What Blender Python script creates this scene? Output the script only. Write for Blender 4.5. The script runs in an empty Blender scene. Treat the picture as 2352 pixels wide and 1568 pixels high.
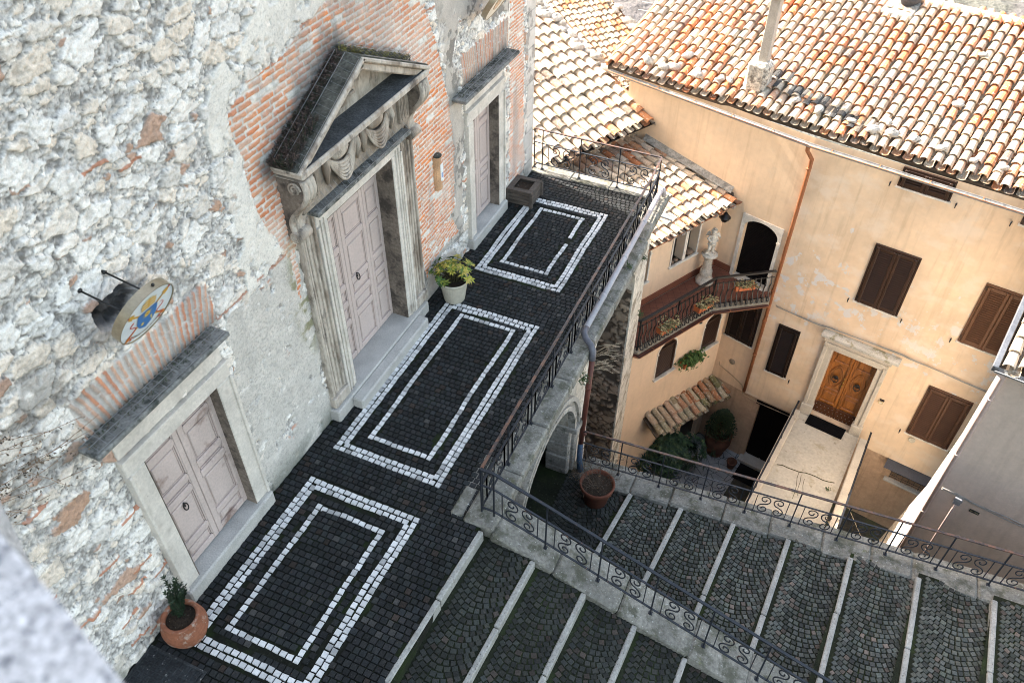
import bpy, math, random
import numpy as np
from mathutils import Vector, Matrix
rad = math.radians
S = bpy.context.scene
COL = S.collection
# ------------------------------------------------------------------ camera
CAMP = Vector((6.25, 0.0, 10.0))
PITCH, ROLL, YAW, FPX = rad(43.0), rad(0.4), rad(23.5), 1850.0
fw = Vector((-math.sin(YAW)*math.cos(PITCH), math.cos(YAW)*math.cos(PITCH), -math.sin(PITCH)))
rt = Vector((math.cos(YAW), math.sin(YAW), 0)); upv = rt.cross(fw)
rt2 = math.cos(ROLL)*rt + math.sin(ROLL)*upv; up2 = math.cos(ROLL)*upv - math.sin(ROLL)*rt
cd = bpy.data.cameras.new("camera"); cam = bpy.data.objects.new("camera", cd); COL.objects.link(cam)
cam.matrix_world = Matrix(((rt2.x, up2.x, -fw.x, CAMP.x), (rt2.y, up2.y, -fw.y, CAMP.y), (rt2.z, up2.z, -fw.z, CAMP.z), (0, 0, 0, 1)))
cd.sensor_width = 36.0; cd.lens = 36.0*FPX/2352.0; cd.clip_end = 5000; cd.clip_start = 0.05
cd.dof.use_dof = True; cd.dof.focus_distance = 13.0; cd.dof.aperture_fstop = 3.6
S.camera = cam
# ------------------------------------------------------------------ world, sun
SUN_EL, SUN_AZ = rad(42), rad(17)      # azimuth: from -X turned toward +Y
W = bpy.data.worlds.new("World"); S.world = W; W.use_nodes = True
nt = W.node_tree; nt.nodes.clear()
sky = nt.nodes.new("ShaderNodeTexSky"); sky.sky_type = 'NISHITA'; sky.sun_disc = False
sundir = Vector((-math.cos(SUN_EL)*math.cos(SUN_AZ), math.cos(SUN_EL)*math.sin(SUN_AZ), math.sin(SUN_EL)))
sky.sun_elevation = SUN_EL; sky.sun_rotation = math.atan2(sundir.x, sundir.y)
sky.air_density = 1.0; sky.dust_density = 2.5; sky.ozone_density = 0.6
bg = nt.nodes.new("ShaderNodeBackground"); bg.inputs[1].default_value = 0.15
wo = nt.nodes.new("ShaderNodeOutputWorld"); wbm = nt.nodes.new('ShaderNodeVectorMath'); wbm.operation = 'MULTIPLY'; wbm.inputs[1].default_value = (1.17, 1.01, 0.80); nt.links.new(sky.outputs[0], wbm.inputs[0]); nt.links.new(wbm.outputs[0], bg.inputs[0]); nt.links.new(bg.outputs[0], wo.inputs[0])
sl = bpy.data.lights.new("sun", 'SUN'); sl.energy = 3.6; sl.angle = rad(0.5); sl.color = (1.0, 0.93, 0.83)
so = bpy.data.objects.new("sun", sl); COL.objects.link(so)
so.rotation_euler = (-sundir).to_track_quat('-Z', 'Y').to_euler(); so.location = (0, 0, 40)
S.view_settings.view_transform = 'Standard'; S.view_settings.look = 'None'
S.view_settings.exposure = 2.4; S.view_settings.gamma = 1.0
S.render.engine = 'CYCLES'
R = random.Random(7); NR = np.random.RandomState(11)
def V(*a): return Vector(a)
# ------------------------------------------------------------------ materials
_m = {}
def mat(name, base=(0.5, 0.5, 0.5), rough=0.8, attr=False, n1=(3, 0.25), n2=(30, 0.2), bump=(60, 0.2, 0.01), metal=0.0,
        spots=None, stretch=None, tint=None, spec=0.3):
    """procedural surface: base colour (or the mesh's own colour attribute) varied by two noises, optional spots/peeling"""
    if name in _m: return _m[name]
    m = bpy.data.materials.new(name); m.use_nodes = True; t = m.node_tree; N = t.nodes; Lk = t.links
    b = N['Principled BSDF']; b.inputs['Roughness'].default_value = rough; b.inputs['Metallic'].default_value = metal
    b.inputs['Specular IOR Level'].default_value = spec
    tc = N.new('ShaderNodeTexCoord'); mp = N.new('ShaderNodeMapping'); Lk.new(tc.outputs['Object'], mp.inputs[0])
    if stretch: mp.inputs['Scale'].default_value = stretch
    if attr:
        a = N.new('ShaderNodeAttribute'); a.attribute_name = 'col'; cur = a.outputs['Color']
    else:
        r = N.new('ShaderNodeRGB'); r.outputs[0].default_value = (*base, 1); cur = r.outputs[0]
    def noise(sc, det=4, rg=0.6):
        n = N.new('ShaderNodeTexNoise'); n.inputs['Scale'].default_value = sc; n.inputs['Detail'].default_value = det
        n.inputs['Roughness'].default_value = rg; Lk.new(mp.outputs[0], n.inputs['Vector']); return n.outputs['Fac']
    for sc, am in (n1, n2):
        if am <= 0: continue
        f = noise(sc); mr = N.new('ShaderNodeMapRange'); mr.inputs[1].default_value = 0.3; mr.inputs[2].default_value = 0.7
        mr.inputs[3].default_value = 1-am; mr.inputs[4].default_value = 1+am; Lk.new(f, mr.inputs[0])
        vm = N.new('ShaderNodeVectorMath'); vm.operation = 'SCALE'; Lk.new(cur, vm.inputs[0]); Lk.new(mr.outputs[0], vm.inputs['Scale'])
        cur = vm.outputs[0]
    for sp in (spots or []):       # (scale, lo, hi, colour, strength)
        sc, lo, hi, c, st = sp[:5]
        f = noise(sc, 6, 0.65); mr = N.new('ShaderNodeMapRange'); mr.inputs[1].default_value = lo; mr.inputs[2].default_value = hi
        mr.inputs[3].default_value = 0; mr.inputs[4].default_value = st; Lk.new(f, mr.inputs[0]); fac = mr.outputs[0]
        if len(sp) > 5:            # limit to a height band in object space: (zlo, zhi, soft)
            zl, zh, sf = sp[5]
            sx = N.new('ShaderNodeSeparateXYZ'); Lk.new(tc.outputs['Object'], sx.inputs[0])
            m1 = N.new('ShaderNodeMapRange'); m1.inputs[1].default_value = zl-sf; m1.inputs[2].default_value = zl+sf; Lk.new(sx.outputs[2], m1.inputs[0])
            m2 = N.new('ShaderNodeMapRange'); m2.inputs[1].default_value = zh-sf; m2.inputs[2].default_value = zh+sf
            m2.inputs[3].default_value = 1; m2.inputs[4].default_value = 0; Lk.new(sx.outputs[2], m2.inputs[0])
            mm = N.new('ShaderNodeMath'); mm.operation = 'MULTIPLY'; Lk.new(m1.outputs[0], mm.inputs[0]); Lk.new(m2.outputs[0], mm.inputs[1])
            # modulate the noise threshold rather than fade: add to noise
            ad = N.new('ShaderNodeMath'); ad.operation = 'MULTIPLY_ADD'; Lk.new(mm.outputs[0], ad.inputs[0]); ad.inputs[1].default_value = 0.16
            Lk.new(f, ad.inputs[2]); sb = N.new('ShaderNodeMath'); sb.operation = 'SUBTRACT'; Lk.new(ad.outputs[0], sb.inputs[0]); sb.inputs[1].default_value = 0.16
            Lk.new(sb.outputs[0], mr.inputs[0])
        mx = N.new('ShaderNodeMixRGB'); Lk.new(fac, mx.inputs[0]); Lk.new(cur, mx.inputs[1]); mx.inputs[2].default_value = (*c, 1); cur = mx.outputs[0]
    Lk.new(cur, b.inputs['Base Color'])
    if bump:
        f = noise(bump[0], 5, 0.65); bp = N.new('ShaderNodeBump'); bp.inputs['Strength'].default_value = bump[1]; bp.inputs['Distance'].default_value = bump[2]
        Lk.new(f, bp.inputs['Height']); Lk.new(bp.outputs[0], b.inputs['Normal'])
    _m[name] = m; return m
LICH = (0.62, 0.58, 0.48)
def M_ochre(): return mat('ochre_plaster', (0.74, 0.555, 0.385), 0.9, n1=(0.7, 0.10), n2=(5, 0.05), bump=(45, 0.5, 0.01),
        spots=[(1.6, 0.52, 0.75, (0.62, 0.42, 0.26), 0.35), (3.1, 0.548, 0.556, (0.66, 0.63, 0.61), 0.92, (-5.0, -2.2, 1.0)), (1.1, 0.56, 0.70, (0.60, 0.47, 0.34), 0.4)])
def M_ochre2(): return mat('ochre_plaster_wing', (0.76, 0.56, 0.39), 0.9, n1=(0.9, 0.06), n2=(8, 0.04), bump=(40, 0.5, 0.012))
def M_base(): return mat('basement_plaster', (0.50, 0.34, 0.23), 0.9, n1=(1.2, 0.18), n2=(9, 0.1), bump=(22, 0.9, 0.03))
def M_grey(): return mat('pinkish_plaster', (0.60, 0.48, 0.40), 0.9, n1=(0.8, 0.08), n2=(10, 0.06), bump=(30, 0.8, 0.02))
def M_stone(): return mat('pale_limestone', (0.62, 0.57, 0.51), 0.85, n1=(2.0, 0.18), n2=(24, 0.12), bump=(50, 0.5, 0.012),
        spots=[(3.0, 0.56, 0.72, (0.27, 0.23, 0.19), 0.75), (22, 0.66, 0.7, (0.16, 0.14, 0.12), 0.6)])
def M_cope(): return mat('weathered_coping_stone', (0.215, 0.205, 0.18), 0.9, n1=(2.2, 0.30), n2=(22, 0.3), bump=(40, 0.7, 0.02),
        spots=[(4, 0.50, 0.62, (0.085, 0.085, 0.06), 0.85), (26, 0.63, 0.66, (0.60, 0.60, 0.56), 0.7), (7, 0.62, 0.72, (0.12, 0.13, 0.04), 0.6)])
def M_iron(): return mat('painted_iron', (0.018, 0.021, 0.028), 0.45, n1=(9, 0.25), n2=(50, 0.3), bump=(60, 0.15, 0.003), spots=[(14, 0.62, 0.7, (0.16, 0.075, 0.045), 0.8)], spec=0.3)
def M_black(): return mat('black_iron', (0.007, 0.006, 0.006), 0.45, n1=(9, 0.2), n2=(50, 0.3), bump=None, spec=0.5)
def M_brown(): return mat('brown_shutter_paint', (0.040, 0.019, 0.011), 0.4, n1=(3, 0.12), n2=(40, 0.1), bump=None, spec=0.5)
def M_dark(): return mat('dark_interior', (0.012, 0.010, 0.010), 0.9, bump=None)
def M_tile(): return mat('roof_tile_clay', attr=True, rough=0.9, n1=(3, 0.12), n2=(28, 0.22), bump=(45, 0.6, 0.012),
        spots=[(13, 0.56, 0.63, (0.62, 0.56, 0.46), 0.7), (34, 0.62, 0.66, (0.16, 0.13, 0.10), 0.55), (9, 0.68, 0.72, (0.42, 0.28, 0.05), 0.4)])
def M_attr(name='attribute_surface', rough=0.85, n2=0.15, bump=0.4, spots=None, spec=0.3): return mat(name, attr=True, rough=rough, n1=(4, 0.08), n2=(40, n2), bump=(55, bump, 0.01), spots=spots, spec=spec)
def M_leaf(): return mat('leaf', attr=True, rough=0.55, n1=(5, 0.1), n2=(40, 0.1), bump=None, spec=0.4)
def M_copper(): return mat('brown_pipe', (0.30, 0.115, 0.05), 0.5, n1=(3, 0.15), n2=(30, 0.15), bump=(40, 0.1, 0.004))
def M_door(): return mat('dusty_pink_door_paint', (0.53, 0.435, 0.40), 0.7, n1=(2, 0.07), n2=(30, 0.07), bump=(30, 0.2, 0.004),
        spots=[(2.6, 0.66, 0.76, (0.16, 0.09, 0.065), 0.6), (40, 0.7, 0.72, (0.22, 0.15, 0.12), 0.5)])
# ------------------------------------------------------------------ mesh builder
class MB:
    def __init__(s): s.v = []; s.f = []; s.c = []; s.sm = []
    def face(s, pts, col=None, smooth=False):
        i = len(s.v); s.v += [tuple(p) for p in pts]; s.f.append(tuple(range(i, i+len(pts)))); s.c += [col or (.5, .5, .5)]*len(pts); s.sm.append(smooth)
    def add(s, vs, fs, col=None, smooth=False):
        i = len(s.v); s.v += [tuple(p) for p in vs]
        if isinstance(col, list): s.c += col
        else: s.c += [col or (.5, .5, .5)]*len(vs)
        s.f += [tuple(k+i for k in f) for f in fs]; s.sm += [smooth]*len(fs)
    def build(s, name, m, parent=None, mods=None):
        me = bpy.data.meshes.new(name); me.from_pydata(s.v, [], s.f); me.update()
        me.polygons.foreach_set('use_smooth', s.sm)
        at = me.color_attributes.new('col', 'FLOAT_COLOR', 'POINT')
        arr = np.ones((len(s.v), 4), np.float32); arr[:, :3] = np.array(s.c, np.float32); at.data.foreach_set('color', arr.ravel())
        me.materials.append(m); o = bpy.data.objects.new(name, me); COL.objects.link(o)
        if parent: o.parent = parent
        return o
    # --- primitives
    def box(s, o, X, Y, Z, a, b, col=None, bev=0.0, jit=0.0):
        """box in frame (origin o, axes X,Y,Z) from corner a to corner b"""
        x0, y0, z0 = a; x1, y1, z1 = b
        j = lambda: (R.uniform(-jit, jit) if jit else 0)
        def P(x, y, z): return o+X*(x+j())+Y*(y+j())+Z*(z+j())
        if bev <= 0:
            c = [P(x, y, z) for z in (z0, z1) for y in (y0, y1) for x in (x0, x1)]
            s.add(c, [(0, 2, 3, 1), (4, 5, 7, 6), (0, 1, 5, 4), (2, 6, 7, 3), (0, 4, 6, 2), (1, 3, 7, 5)], col)
        else:
            e = min(bev, abs(x1-x0)*.45, abs(y1-y0)*.45, abs(z1-z0)*.45)
            vs = []; idx = {}
            sx = 1 if x1 > x0 else -1; sy = 1 if y1 > y0 else -1; sz = 1 if z1 > z0 else -1
            for i, (x, dx) in enumerate(((x0, sx), (x1, -sx))):
                for k, (y, dy) in enumerate(((y0, sy), (y1, -sy))):
                    for l, (z, dz) in enumerate(((z0, sz), (z1, -sz))):
                        for a_ in range(3):
                            px, py, pz = x+dx*e, y+dy*e, z+dz*e
                            if a_ == 0: px = x
                            if a_ == 1: py = y
                            if a_ == 2: pz = z
                            idx[(i, k, l, a_)] = len(vs); vs.append(P(px, py, pz))
            F = []
            for q in (0, 1):
                F.append([idx[(q, 0, 0, 0)], idx[(q, 1, 0, 0)], idx[(q, 1, 1, 0)], idx[(q, 0, 1, 0)]])
                F.append([idx[(0, q, 0, 1)], idx[(1, q, 0, 1)], idx[(1, q, 1, 1)], idx[(0, q, 1, 1)]])
                F.append([idx[(0, 0, q, 2)], idx[(1, 0, q, 2)], idx[(1, 1, q, 2)], idx[(0, 1, q, 2)]])
            for i in (0, 1):
                for k in (0, 1):
                    for l in (0, 1): F.append([idx[(i, k, l, 0)], idx[(i, k, l, 1)], idx[(i, k, l, 2)]])
            for p in (0, 1):
                for q in (0, 1):
                    F.append([idx[(p, q, 0, 0)], idx[(p, q, 0, 1)], idx[(p, q, 1, 1)], idx[(p, q, 1, 0)]])
                    F.append([idx[(p, 0, q, 0)], idx[(p, 0, q, 2)], idx[(p, 1, q, 2)], idx[(p, 1, q, 0)]])
                    F.append([idx[(0, p, q, 1)], idx[(0, p, q, 2)], idx[(1, p, q, 2)], idx[(1, p, q, 1)]])
            s.add(vs, F, col)
    def tube(s, pts, r, n=8, col=None, caps=True, flat=None):
        pts = [Vector(p) for p in pts]; k = len(pts)
        rs = r if isinstance(r, (list, tuple)) else [r]*k
        t0 = (pts[1]-pts[0]).normalized(); a = t0.orthogonal().normalized()
        if flat is not None:
            a = (flat-t0*flat.dot(t0)).normalized()
        vs = []
        for i, p in enumerate(pts):
            if i == 0: t = t0
            elif i == k-1: t = (pts[-1]-pts[-2]).normalized()
            else: t = ((pts[i+1]-p).normalized()+(p-pts[i-1]).normalized()).normalized()
            a = (a-t*a.dot(t)); a = a.normalized() if a.length > 1e-6 else t.orthogonal().normalized()
            b = t.cross(a)
            for q in range(n):
                th = 2*math.pi*q/n; vs.append(p+(a*math.cos(th)+b*math.sin(th))*rs[i])
        fs = [(i*n+q, i*n+(q+1) % n, (i+1)*n+(q+1) % n, (i+1)*n+q) for i in range(k-1) for q in range(n)]
        if caps: fs += [tuple(range(n-1, -1, -1)), tuple(range((k-1)*n, k*n))]
        s.add(vs, fs, col, n > 4)
    def strip(s, pts, wdir, w, h, hdir, col=None):
        """rectangular bar following pts; width w along wdir, thickness h along hdir"""
        vs = []
        for p in pts:
            p = Vector(p)
            for a_, b_ in ((-1, -1), (1, -1), (1, 1), (-1, 1)): vs.append(p+wdir*(a_*w/2)+hdir*(b_*h/2))
        k = len(pts)
        fs = [(i*4+q, i*4+(q+1) % 4, (i+1)*4+(q+1) % 4, (i+1)*4+q) for i in range(k-1) for q in range(4)]+[(3, 2, 1, 0), ((k-1)*4, (k-1)*4+1, (k-1)*4+2, (k-1)*4+3)]
        s.add(vs, fs, col)
    def lathe(s, c, prof, n=24, col=None, fl=0, nf=0, axis=None):
        """prof = [(r,z)...]; optional fluting"""
        vs = []; X = V(1, 0, 0); Y = V(0, 1, 0); Z = axis or V(0, 0, 1)
        if axis: X = Z.orthogonal().normalized(); Y = Z.cross(X)
        for r, z in prof:
            for q in range(n):
                th = 2*math.pi*q/n; rr = r*(1+(fl*math.cos(nf*th) if nf else 0)); vs.append(c+X*(rr*math.cos(th))+Y*(rr*math.sin(th))+Z*z)
        fs = [(i*n+q, i*n+(q+1) % n, (i+1)*n+(q+1) % n, (i+1)*n+q) for i in range(len(prof)-1) for q in range(n)]
        s.add(vs, fs, col, True)
    def prism(s, o, X, Y, N, poly, a, b, col=None):
        """polygon poly (x,y) in frame, extruded along N from a to b"""
        k = len(poly); v0 = [o+X*p[0]+Y*p[1]+N*a for p in poly]; v1 = [o+X*p[0]+Y*p[1]+N*b for p in poly]
        s.add(v0+v1, [tuple(range(k-1, -1, -1)), tuple(range(k, 2*k))]+[(i, (i+1) % k, k+(i+1) % k, k+i) for i in range(k)], col)
    def sphere(s, c, r, sc=(1, 1, 1), n=10, col=None, jit=0):
        vs = []; m_ = n//2
        for i in range(m_+1):
            for q in range(n):
                ph = math.pi*i/m_; th = 2*math.pi*q/n; k = 1+R.uniform(-jit, jit)
                vs.append(c+V(r*sc[0]*k*math.sin(ph)*math.cos(th), r*sc[1]*k*math.sin(ph)*math.sin(th), r*sc[2]*k*math.cos(ph)))
        s.add(vs, [(i*n+q, (i+1)*n+q, (i+1)*n+(q+1) % n, i*n+(q+1) % n) for i in range(m_) for q in range(n)], col, True)
    def wall(s, o, U, Z, N, u0, u1, z0, z1, holes=(), col=None, thick=None):
        """vertical wall face in frame with rectangular / arched holes; N outward. holes: (u0,u1,z0,z1,arch,depth)"""
        us = sorted({u0, u1, *[h[0] for h in holes], *[h[1] for h in holes]}); zs = sorted({z0, z1, *[h[2] for h in holes], *[h[3] for h in holes]})
        P = lambda u, z, n=0: o+U*u+Z*z+N*n
        for i in range(len(us)-1):
            for k in range(len(zs)-1):
                cu, cz = (us[i]+us[i+1])/2, (zs[k]+zs[k+1])/2
                if any(h[0] < cu < h[1] and h[2] < cz < h[3] for h in holes): continue
                s.face([P(us[i], zs[k]), P(us[i+1], zs[k]), P(us[i+1], zs[k+1]), P(us[i], zs[k+1])], col)
        for h in holes:
            a, b, c, d, arch, dep = h
            out = [(a, c), (b, c)]
            if arch:
                r = (b-a)/2; rz = r*arch; zc = d-rz; n = 12
                arc = [(a+r-r*math.cos(math.pi*t/n), zc+rz*math.sin(math.pi*t/n)) for t in range(n+1)]
                for t in range(n): s.face([P(*arc[t]), P(*arc[t+1]), P(arc[t+1][0], d), P(arc[t][0], d)], col)
                out += arc[::-1]
            else: out += [(b, d), (a, d)]
            k = len(out)
            for i in range(k):
                p, q = out[i], out[(i+1) % k]
                if (p[0]-q[0])**2+(p[1]-q[1])**2 < 1e-9: continue
                s.face([P(*p), P(*q), P(q[0], q[1], -dep), P(p[0], p[1], -dep)], col)
def tag(o, label=None, cat=None, group=None, kind=None):
    if label: o['label'] = label
    if cat: o['category'] = cat
    if group: o['group'] = group
    if kind: o['kind'] = kind
    return o
def empty(name, loc=(0, 0, 0), label=None, cat=None, group=None):
    o = bpy.data.objects.new(name, None); COL.objects.link(o); o.location = loc; o.empty_display_size = 0.2
    return tag(o, label, cat, group)
class Part(MB):
    """MB whose parts are built in world coordinates under an Empty located somewhere"""
    def put(s, name, m, root):
        off = root.matrix_world.translation if root.parent else Vector(root.location)
        o = s.build(name, m); o.parent = root; o.location = -wloc(root); return o
def wloc(o):
    l = Vector(o.location)
    while o.parent: o = o.parent; l += Vector(o.location)
    return l
def put(mb, name, m, parent=None):
    o = mb.build(name, m)
    if parent: o.parent = parent; o.location = -wloc(parent)
    return o
def lettering(mb, txt, p, Xv, Yv, size, col):
    c = bpy.data.curves.new('letters', 'FONT'); c.body = txt; c.size = size; c.align_x = 'CENTER'; c.align_y = 'CENTER'
    o = bpy.data.objects.new('letters', c); COL.objects.link(o); bpy.context.view_layer.update()
    me = o.to_mesh(); mb.add([p+Xv*v.co.x+Yv*v.co.y for v in me.vertices], [tuple(q.vertices) for q in me.polygons], col)
    o.to_mesh_clear(); bpy.data.objects.remove(o); bpy.data.curves.remove(c)
X_, Y_, Z_, O_ = V(1, 0, 0), V(0, 1, 0), V(0, 0, 1), V(0, 0, 0)
# frames of the ochre house: right facade (F0,dv,nv), left facade (P0,dl,nl), wing (Cw,dw,nw)
def axes(deg):
    t = rad(deg); d = V(math.cos(t), math.sin(t), 0); return d, V(d.y, -d.x, 0)
F0 = V(12, 17.3, 0); dv, nv = axes(-11.7)
P0 = F0+dv*(-6.2); dl, nl = axes(-18.5)
Cw = P0+dl*(-1.84); aw = rad(27.5); dw = V(math.sin(aw), math.cos(aw), 0); nw = V(dw.y, -dw.x, 0)
def FP(u, v, z): return F0+dv*u+nv*v+Z_*z
def LP(u, v, z): return P0+dl*u+nl*v+Z_*z
def WP(u, v, z): return Cw+dw*u+nw*v+Z_*z
# ------------------------------------------------------------------ numpy noise
def vnoise(x, y, seed=0):
    r = np.random.RandomState(seed); g = r.rand(256, 256)
    xi = np.floor(x).astype(int); yi = np.floor(y).astype(int); fx = x-xi; fy = y-yi
    fx = fx*fx*(3-2*fx); fy = fy*fy*(3-2*fy)
    a = g[xi % 256, yi % 256]; b = g[(xi+1) % 256, yi % 256]; c = g[xi % 256, (yi+1) % 256]; d = g[(xi+1) % 256, (yi+1) % 256]
    return (a*(1-fx)+b*fx)*(1-fy)+(c*(1-fx)+d*fx)*fy
def fbm(x, y, sc, oct=4, seed=0):
    o = 0; am = 0.5; tot = 0
    for i in range(oct): o = o+am*vnoise(x*sc*2**i+i*17.3, y*sc*2**i+i*9.1, seed+i); tot += am; am *= 0.55
    return o/tot
def sstep(a, b, x): t = np.clip((x-a)/(b-a), 0, 1); return t*t*(3-2*t)
def worley(u, v, su, sv, seed, wr=0.35):
    """cells of size su x sv; returns edge distance (F2-F1, metres-ish), cell id random, with size-varied cells"""
    r = np.random.RandomState(seed); n = 512
    jx, jy, jw, jr = r.rand(n, n), r.rand(n, n), r.rand(n, n), r.rand(n, n)
    cx = np.floor(u/su).astype(int); cy = np.floor(v/sv).astype(int)
    f1 = np.full(u.shape, 9e9); f2 = f1.copy(); idr = np.zeros(u.shape); id2 = np.zeros(u.shape)
    for dx in (-2, -1, 0, 1, 2):
        for dy in (-2, -1, 0, 1, 2):
            a, b = (cx+dx) % n, (cy+dy) % n
            px = (cx+dx+jx[a, b])*su; py = (cy+dy+jy[a, b])*sv
            d = np.sqrt(((u-px)/su)**2+((v-py)/sv)**2)+wr*jw[a, b]
            m1 = d < f1; f2 = np.where(m1, f1, np.minimum(f2, d)); idr = np.where(m1, jr[a, b], idr); id2 = np.where(m1, jw[a, b], id2); f1 = np.where(m1, d, f1)
    return (f2-f1), idr, id2
def inpoly(x, y, poly):
    ins = np.zeros(x.shape, bool); n = len(poly)
    for i in range(n):
        x0, y0 = poly[i]; x1, y1 = poly[(i+1) % n]
        c = ((y0 > y) != (y1 > y)) & (x < (x1-x0)*(y-y0)/(y1-y0+1e-12)+x0); ins ^= c
    return ins
def gridmesh(name, P, C, keep, m, parent):
    """P (n,m,3) points, C colours, keep (n-1,m-1) faces kept"""
    n, k = P.shape[:2]; idx = np.arange(n*k).reshape(n, k)
    q = np.stack([idx[:-1, :-1], idx[1:, :-1], idx[1:, 1:], idx[:-1, 1:]], -1)[keep]
    me = bpy.data.meshes.new(name); nf = len(q)
    me.vertices.add(n*k); me.vertices.foreach_set('co', P.astype(np.float32).ravel())
    me.loops.add(nf*4); me.loops.foreach_set('vertex_index', q.astype(np.int32).ravel())
    me.polygons.add(nf); me.polygons.foreach_set('loop_start', np.arange(0, nf*4, 4, dtype=np.int32)); me.polygons.foreach_set('loop_total', np.full(nf, 4, np.int32))
    me.polygons.foreach_set('use_smooth', np.ones(nf, bool)); me.update(); me.validate()
    at = me.color_attributes.new('col', 'FLOAT_COLOR', 'POINT'); arr = np.ones((n*k, 4), np.float32); arr[:, :3] = np.clip(C.reshape(-1, 3), 0, 1)
    at.data.foreach_set('color', arr.ravel()); me.materials.append(m)
    o = bpy.data.objects.new(name, me); COL.objects.link(o)
    if parent: o.parent = parent
    return o
def leaf(mb, p, d, n, L_, w, col, fold=.15):
    """pointed leaf: 4 quads folded along its midrib"""
    d = d.normalized(); s_ = d.cross(n); s_ = s_.normalized() if s_.length > 1e-4 else d.orthogonal().normalized(); up = s_.cross(d)
    a = p; b = p+d*L_*.5+up*L_*.06; c = p+d*L_-up*L_*.10
    l = p+d*L_*.45+s_*w/2+up*w*fold*2; r = p+d*L_*.45-s_*w/2+up*w*fold*2
    mb.face([a, l, c, b], col); mb.face([a, b, c, r], tuple(q*.85 for q in col))
#@@ SETTING
def add_streaks(m, col, strength, sc=(7, 7, .45), lo=.52, hi=.72, seed=0.0):
    t = m.node_tree; N = t.nodes; b = N['Principled BSDF']; src = b.inputs['Base Color'].links[0].from_socket
    tc = N.new('ShaderNodeTexCoord'); mp = N.new('ShaderNodeMapping'); mp.inputs['Scale'].default_value = sc; mp.inputs['Location'].default_value = (seed, seed, 0); t.links.new(tc.outputs['Object'], mp.inputs[0])
    n = N.new('ShaderNodeTexNoise'); n.inputs['Scale'].default_value = 1; n.inputs['Detail'].default_value = 5; n.inputs['Roughness'].default_value = .6; t.links.new(mp.outputs[0], n.inputs['Vector'])
    mr = N.new('ShaderNodeMapRange'); mr.inputs[1].default_value = lo; mr.inputs[2].default_value = hi; mr.inputs[4].default_value = strength; t.links.new(n.outputs['Fac'], mr.inputs[0])
    mx = N.new('ShaderNodeMixRGB'); t.links.new(mr.outputs[0], mx.inputs[0]); t.links.new(src, mx.inputs[1]); mx.inputs[2].default_value = (*col, 1); t.links.new(mx.outputs[0], b.inputs['Base Color'])
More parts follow.
